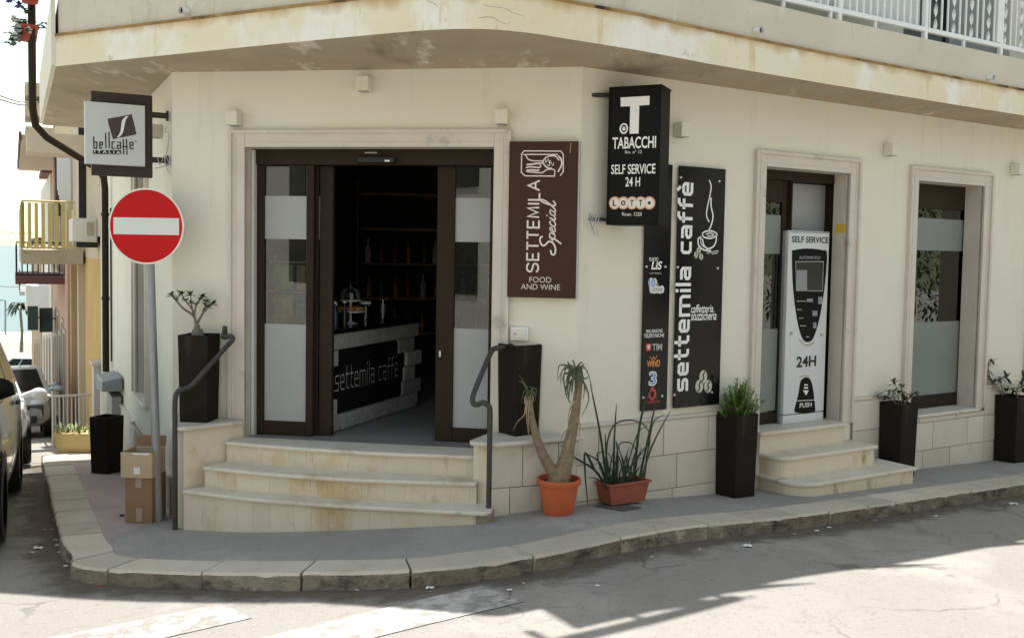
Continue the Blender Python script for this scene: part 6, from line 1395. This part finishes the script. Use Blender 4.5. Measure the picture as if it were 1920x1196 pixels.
# ================================================================== LITTER ALONG THE KERB
rl = random.Random(21)
def scrap(name, lab, x, y, sz, m, g='pale scraps of litter along the kerb'):
    p = onz(x, y, .1)
    for _ in range(12): p = onz(x, y, road_h(p[0], p[1])+.004)
    b = MB(); n = 5; vs = [(p[0]+(i/n-.5)*sz*1.6+rl.uniform(-.15, .15)*sz, p[1]+(j/n-.5)*sz+rl.uniform(-.15, .15)*sz, p[2]+rl.uniform(.0, .35)*sz) for i in range(n+1) for j in range(n+1)]
    b.add(vs, [(i*(n+1)+j, (i+1)*(n+1)+j, (i+1)*(n+1)+j+1, i*(n+1)+j+1) for i in range(n) for j in range(n)])
    return tag(b.build(name, m), lab, 'litter', g)
for x, y, s_ in ((1401, 1024, .04), (1531, 995, .025), (1555, 989, .02), (1901, 945, .04), (1755, 967, .02), (1222, 1044, .016), (1120, 1098, .018), (807, 1102, .03), (982, 1093, .012), (955, 1106, .02), (672, 1106, .03), (1312, 1029, .012), (1490, 1001, .012), (1640, 975, .012)):
    scrap('litter', 'pale scrap of paper lying in the road along the kerb', x, y, s_, M['paper'])
for x, y, s_ in ((103, 975, .03), (98, 992, .018), (72, 1028, .04), (105, 1012, .02), (112, 1035, .02), (84, 993, .018), (122, 1061, .02), (60, 1035, .02), (107, 1022, .02)):
    scrap('litter', 'small scrap of rubbish in the gutter of the side street', x, y, s_, M['paper'] if s_ > .018 else M['card'], 'scraps of rubbish in the side street gutter')
scrap('litter', 'small red scrap of litter at the kerb corner', 184, 1098, .022, M['redp'], None)

# ================================================================== ACROSS THE STREET (seen in reflections)
t = thing('opposite_house', 'pale house across the street, reflected in the shop glass', 'house', PR.pt(0, .6, 10))
b = MB(); b.prism([PR.xy(-34, 10), PR.xy(12, 10), PR.xy(12, 18), PR.xy(-34, 18)], -.5, 6.2); b.build('wall', pale, t)
for s_ in np.arange(-33, 11.5, 3.0):
    for z in (1.1, 3.9):
        b = MB(); b.pbox(PR, s_, s_+1.1, z, z+1.7, 9.96, 10.03); b.build('window', M['screen'], t)
def tree(loc, h_, r_, lab, seed):
    r = random.Random(seed); t = thing('street_tree', lab, 'tree', loc, 'trees across the street'); b = MB()
    b.tube([loc, (loc[0]+.1, loc[1], loc[2]+h_*.5), (loc[0], loc[1]+.1, loc[2]+h_*.8)], [.16, .12, .06], 8)
    for k in range(7):
        a = k*.9; b.tube([(loc[0]+.1, loc[1], loc[2]+h_*.45), (loc[0]+math.cos(a)*r_*.7, loc[1]+math.sin(a)*r_*.7, loc[2]+h_*(.65+.04*k))], [.06, .02], 6)
    b.build('trunk', M['bark'], t, smooth=60); b = MB()
    for c in range(60):
        a, e, q_ = r.uniform(0, 6.283), r.uniform(-1, 1), r.uniform(.4, 1)**.5; cc = (loc[0]+math.cos(a)*r_*q_*math.sqrt(1-e*e), loc[1]+math.sin(a)*r_*q_*math.sqrt(1-e*e), loc[2]+h_*.60+e*r_*1.05*q_)
        for _ in range(44):
            d = Vector((r.gauss(0, 1), r.gauss(0, 1), r.gauss(0, .8))); leaf(b, Vector(cc)+d*.26, d, .15, .07, .3, 2)
    b.build('crown', M['leaf'], t, smooth=60)
for (s_, o, h_, r_, lab) in ((13.0, 8.0, 4.4, 2.1, 'broad leafy tree nearest the opposite house'), (17, 7.2, 4.8, 2.3, 'tall leafy tree in the middle of the row across the street'), (21.5, 7.6, 4.4, 2.2, 'leafy tree furthest along the row across the street')):
    p = PR.xy(s_, o); tree((p[0], p[1], Hp(*p)-.2), h_, r_, lab, int(s_))

hillm = mat('hill_scrub', (.09, .115, .05), 1, (.16, .15, .08), .12, .6, .5, 1)
b = MB(); vs = []
for i in range(13):
    for j in range(9):
        x = 45+i*8; y = -60+j*22; vs.append((x, y, -4+15*math.sin(math.pi*min(1, .08+i/13))*(.7+.3*math.sin(j*1.7+i*.6))))
b.add(vs, [(i*9+j, (i+1)*9+j, (i+1)*9+j+1, i*9+j+1) for i in range(12) for j in range(8)]); tag(b.build('added_hill', hillm, smooth=60), kind='structure')  # added mound out of view, keeps the sea out of the glass reflections
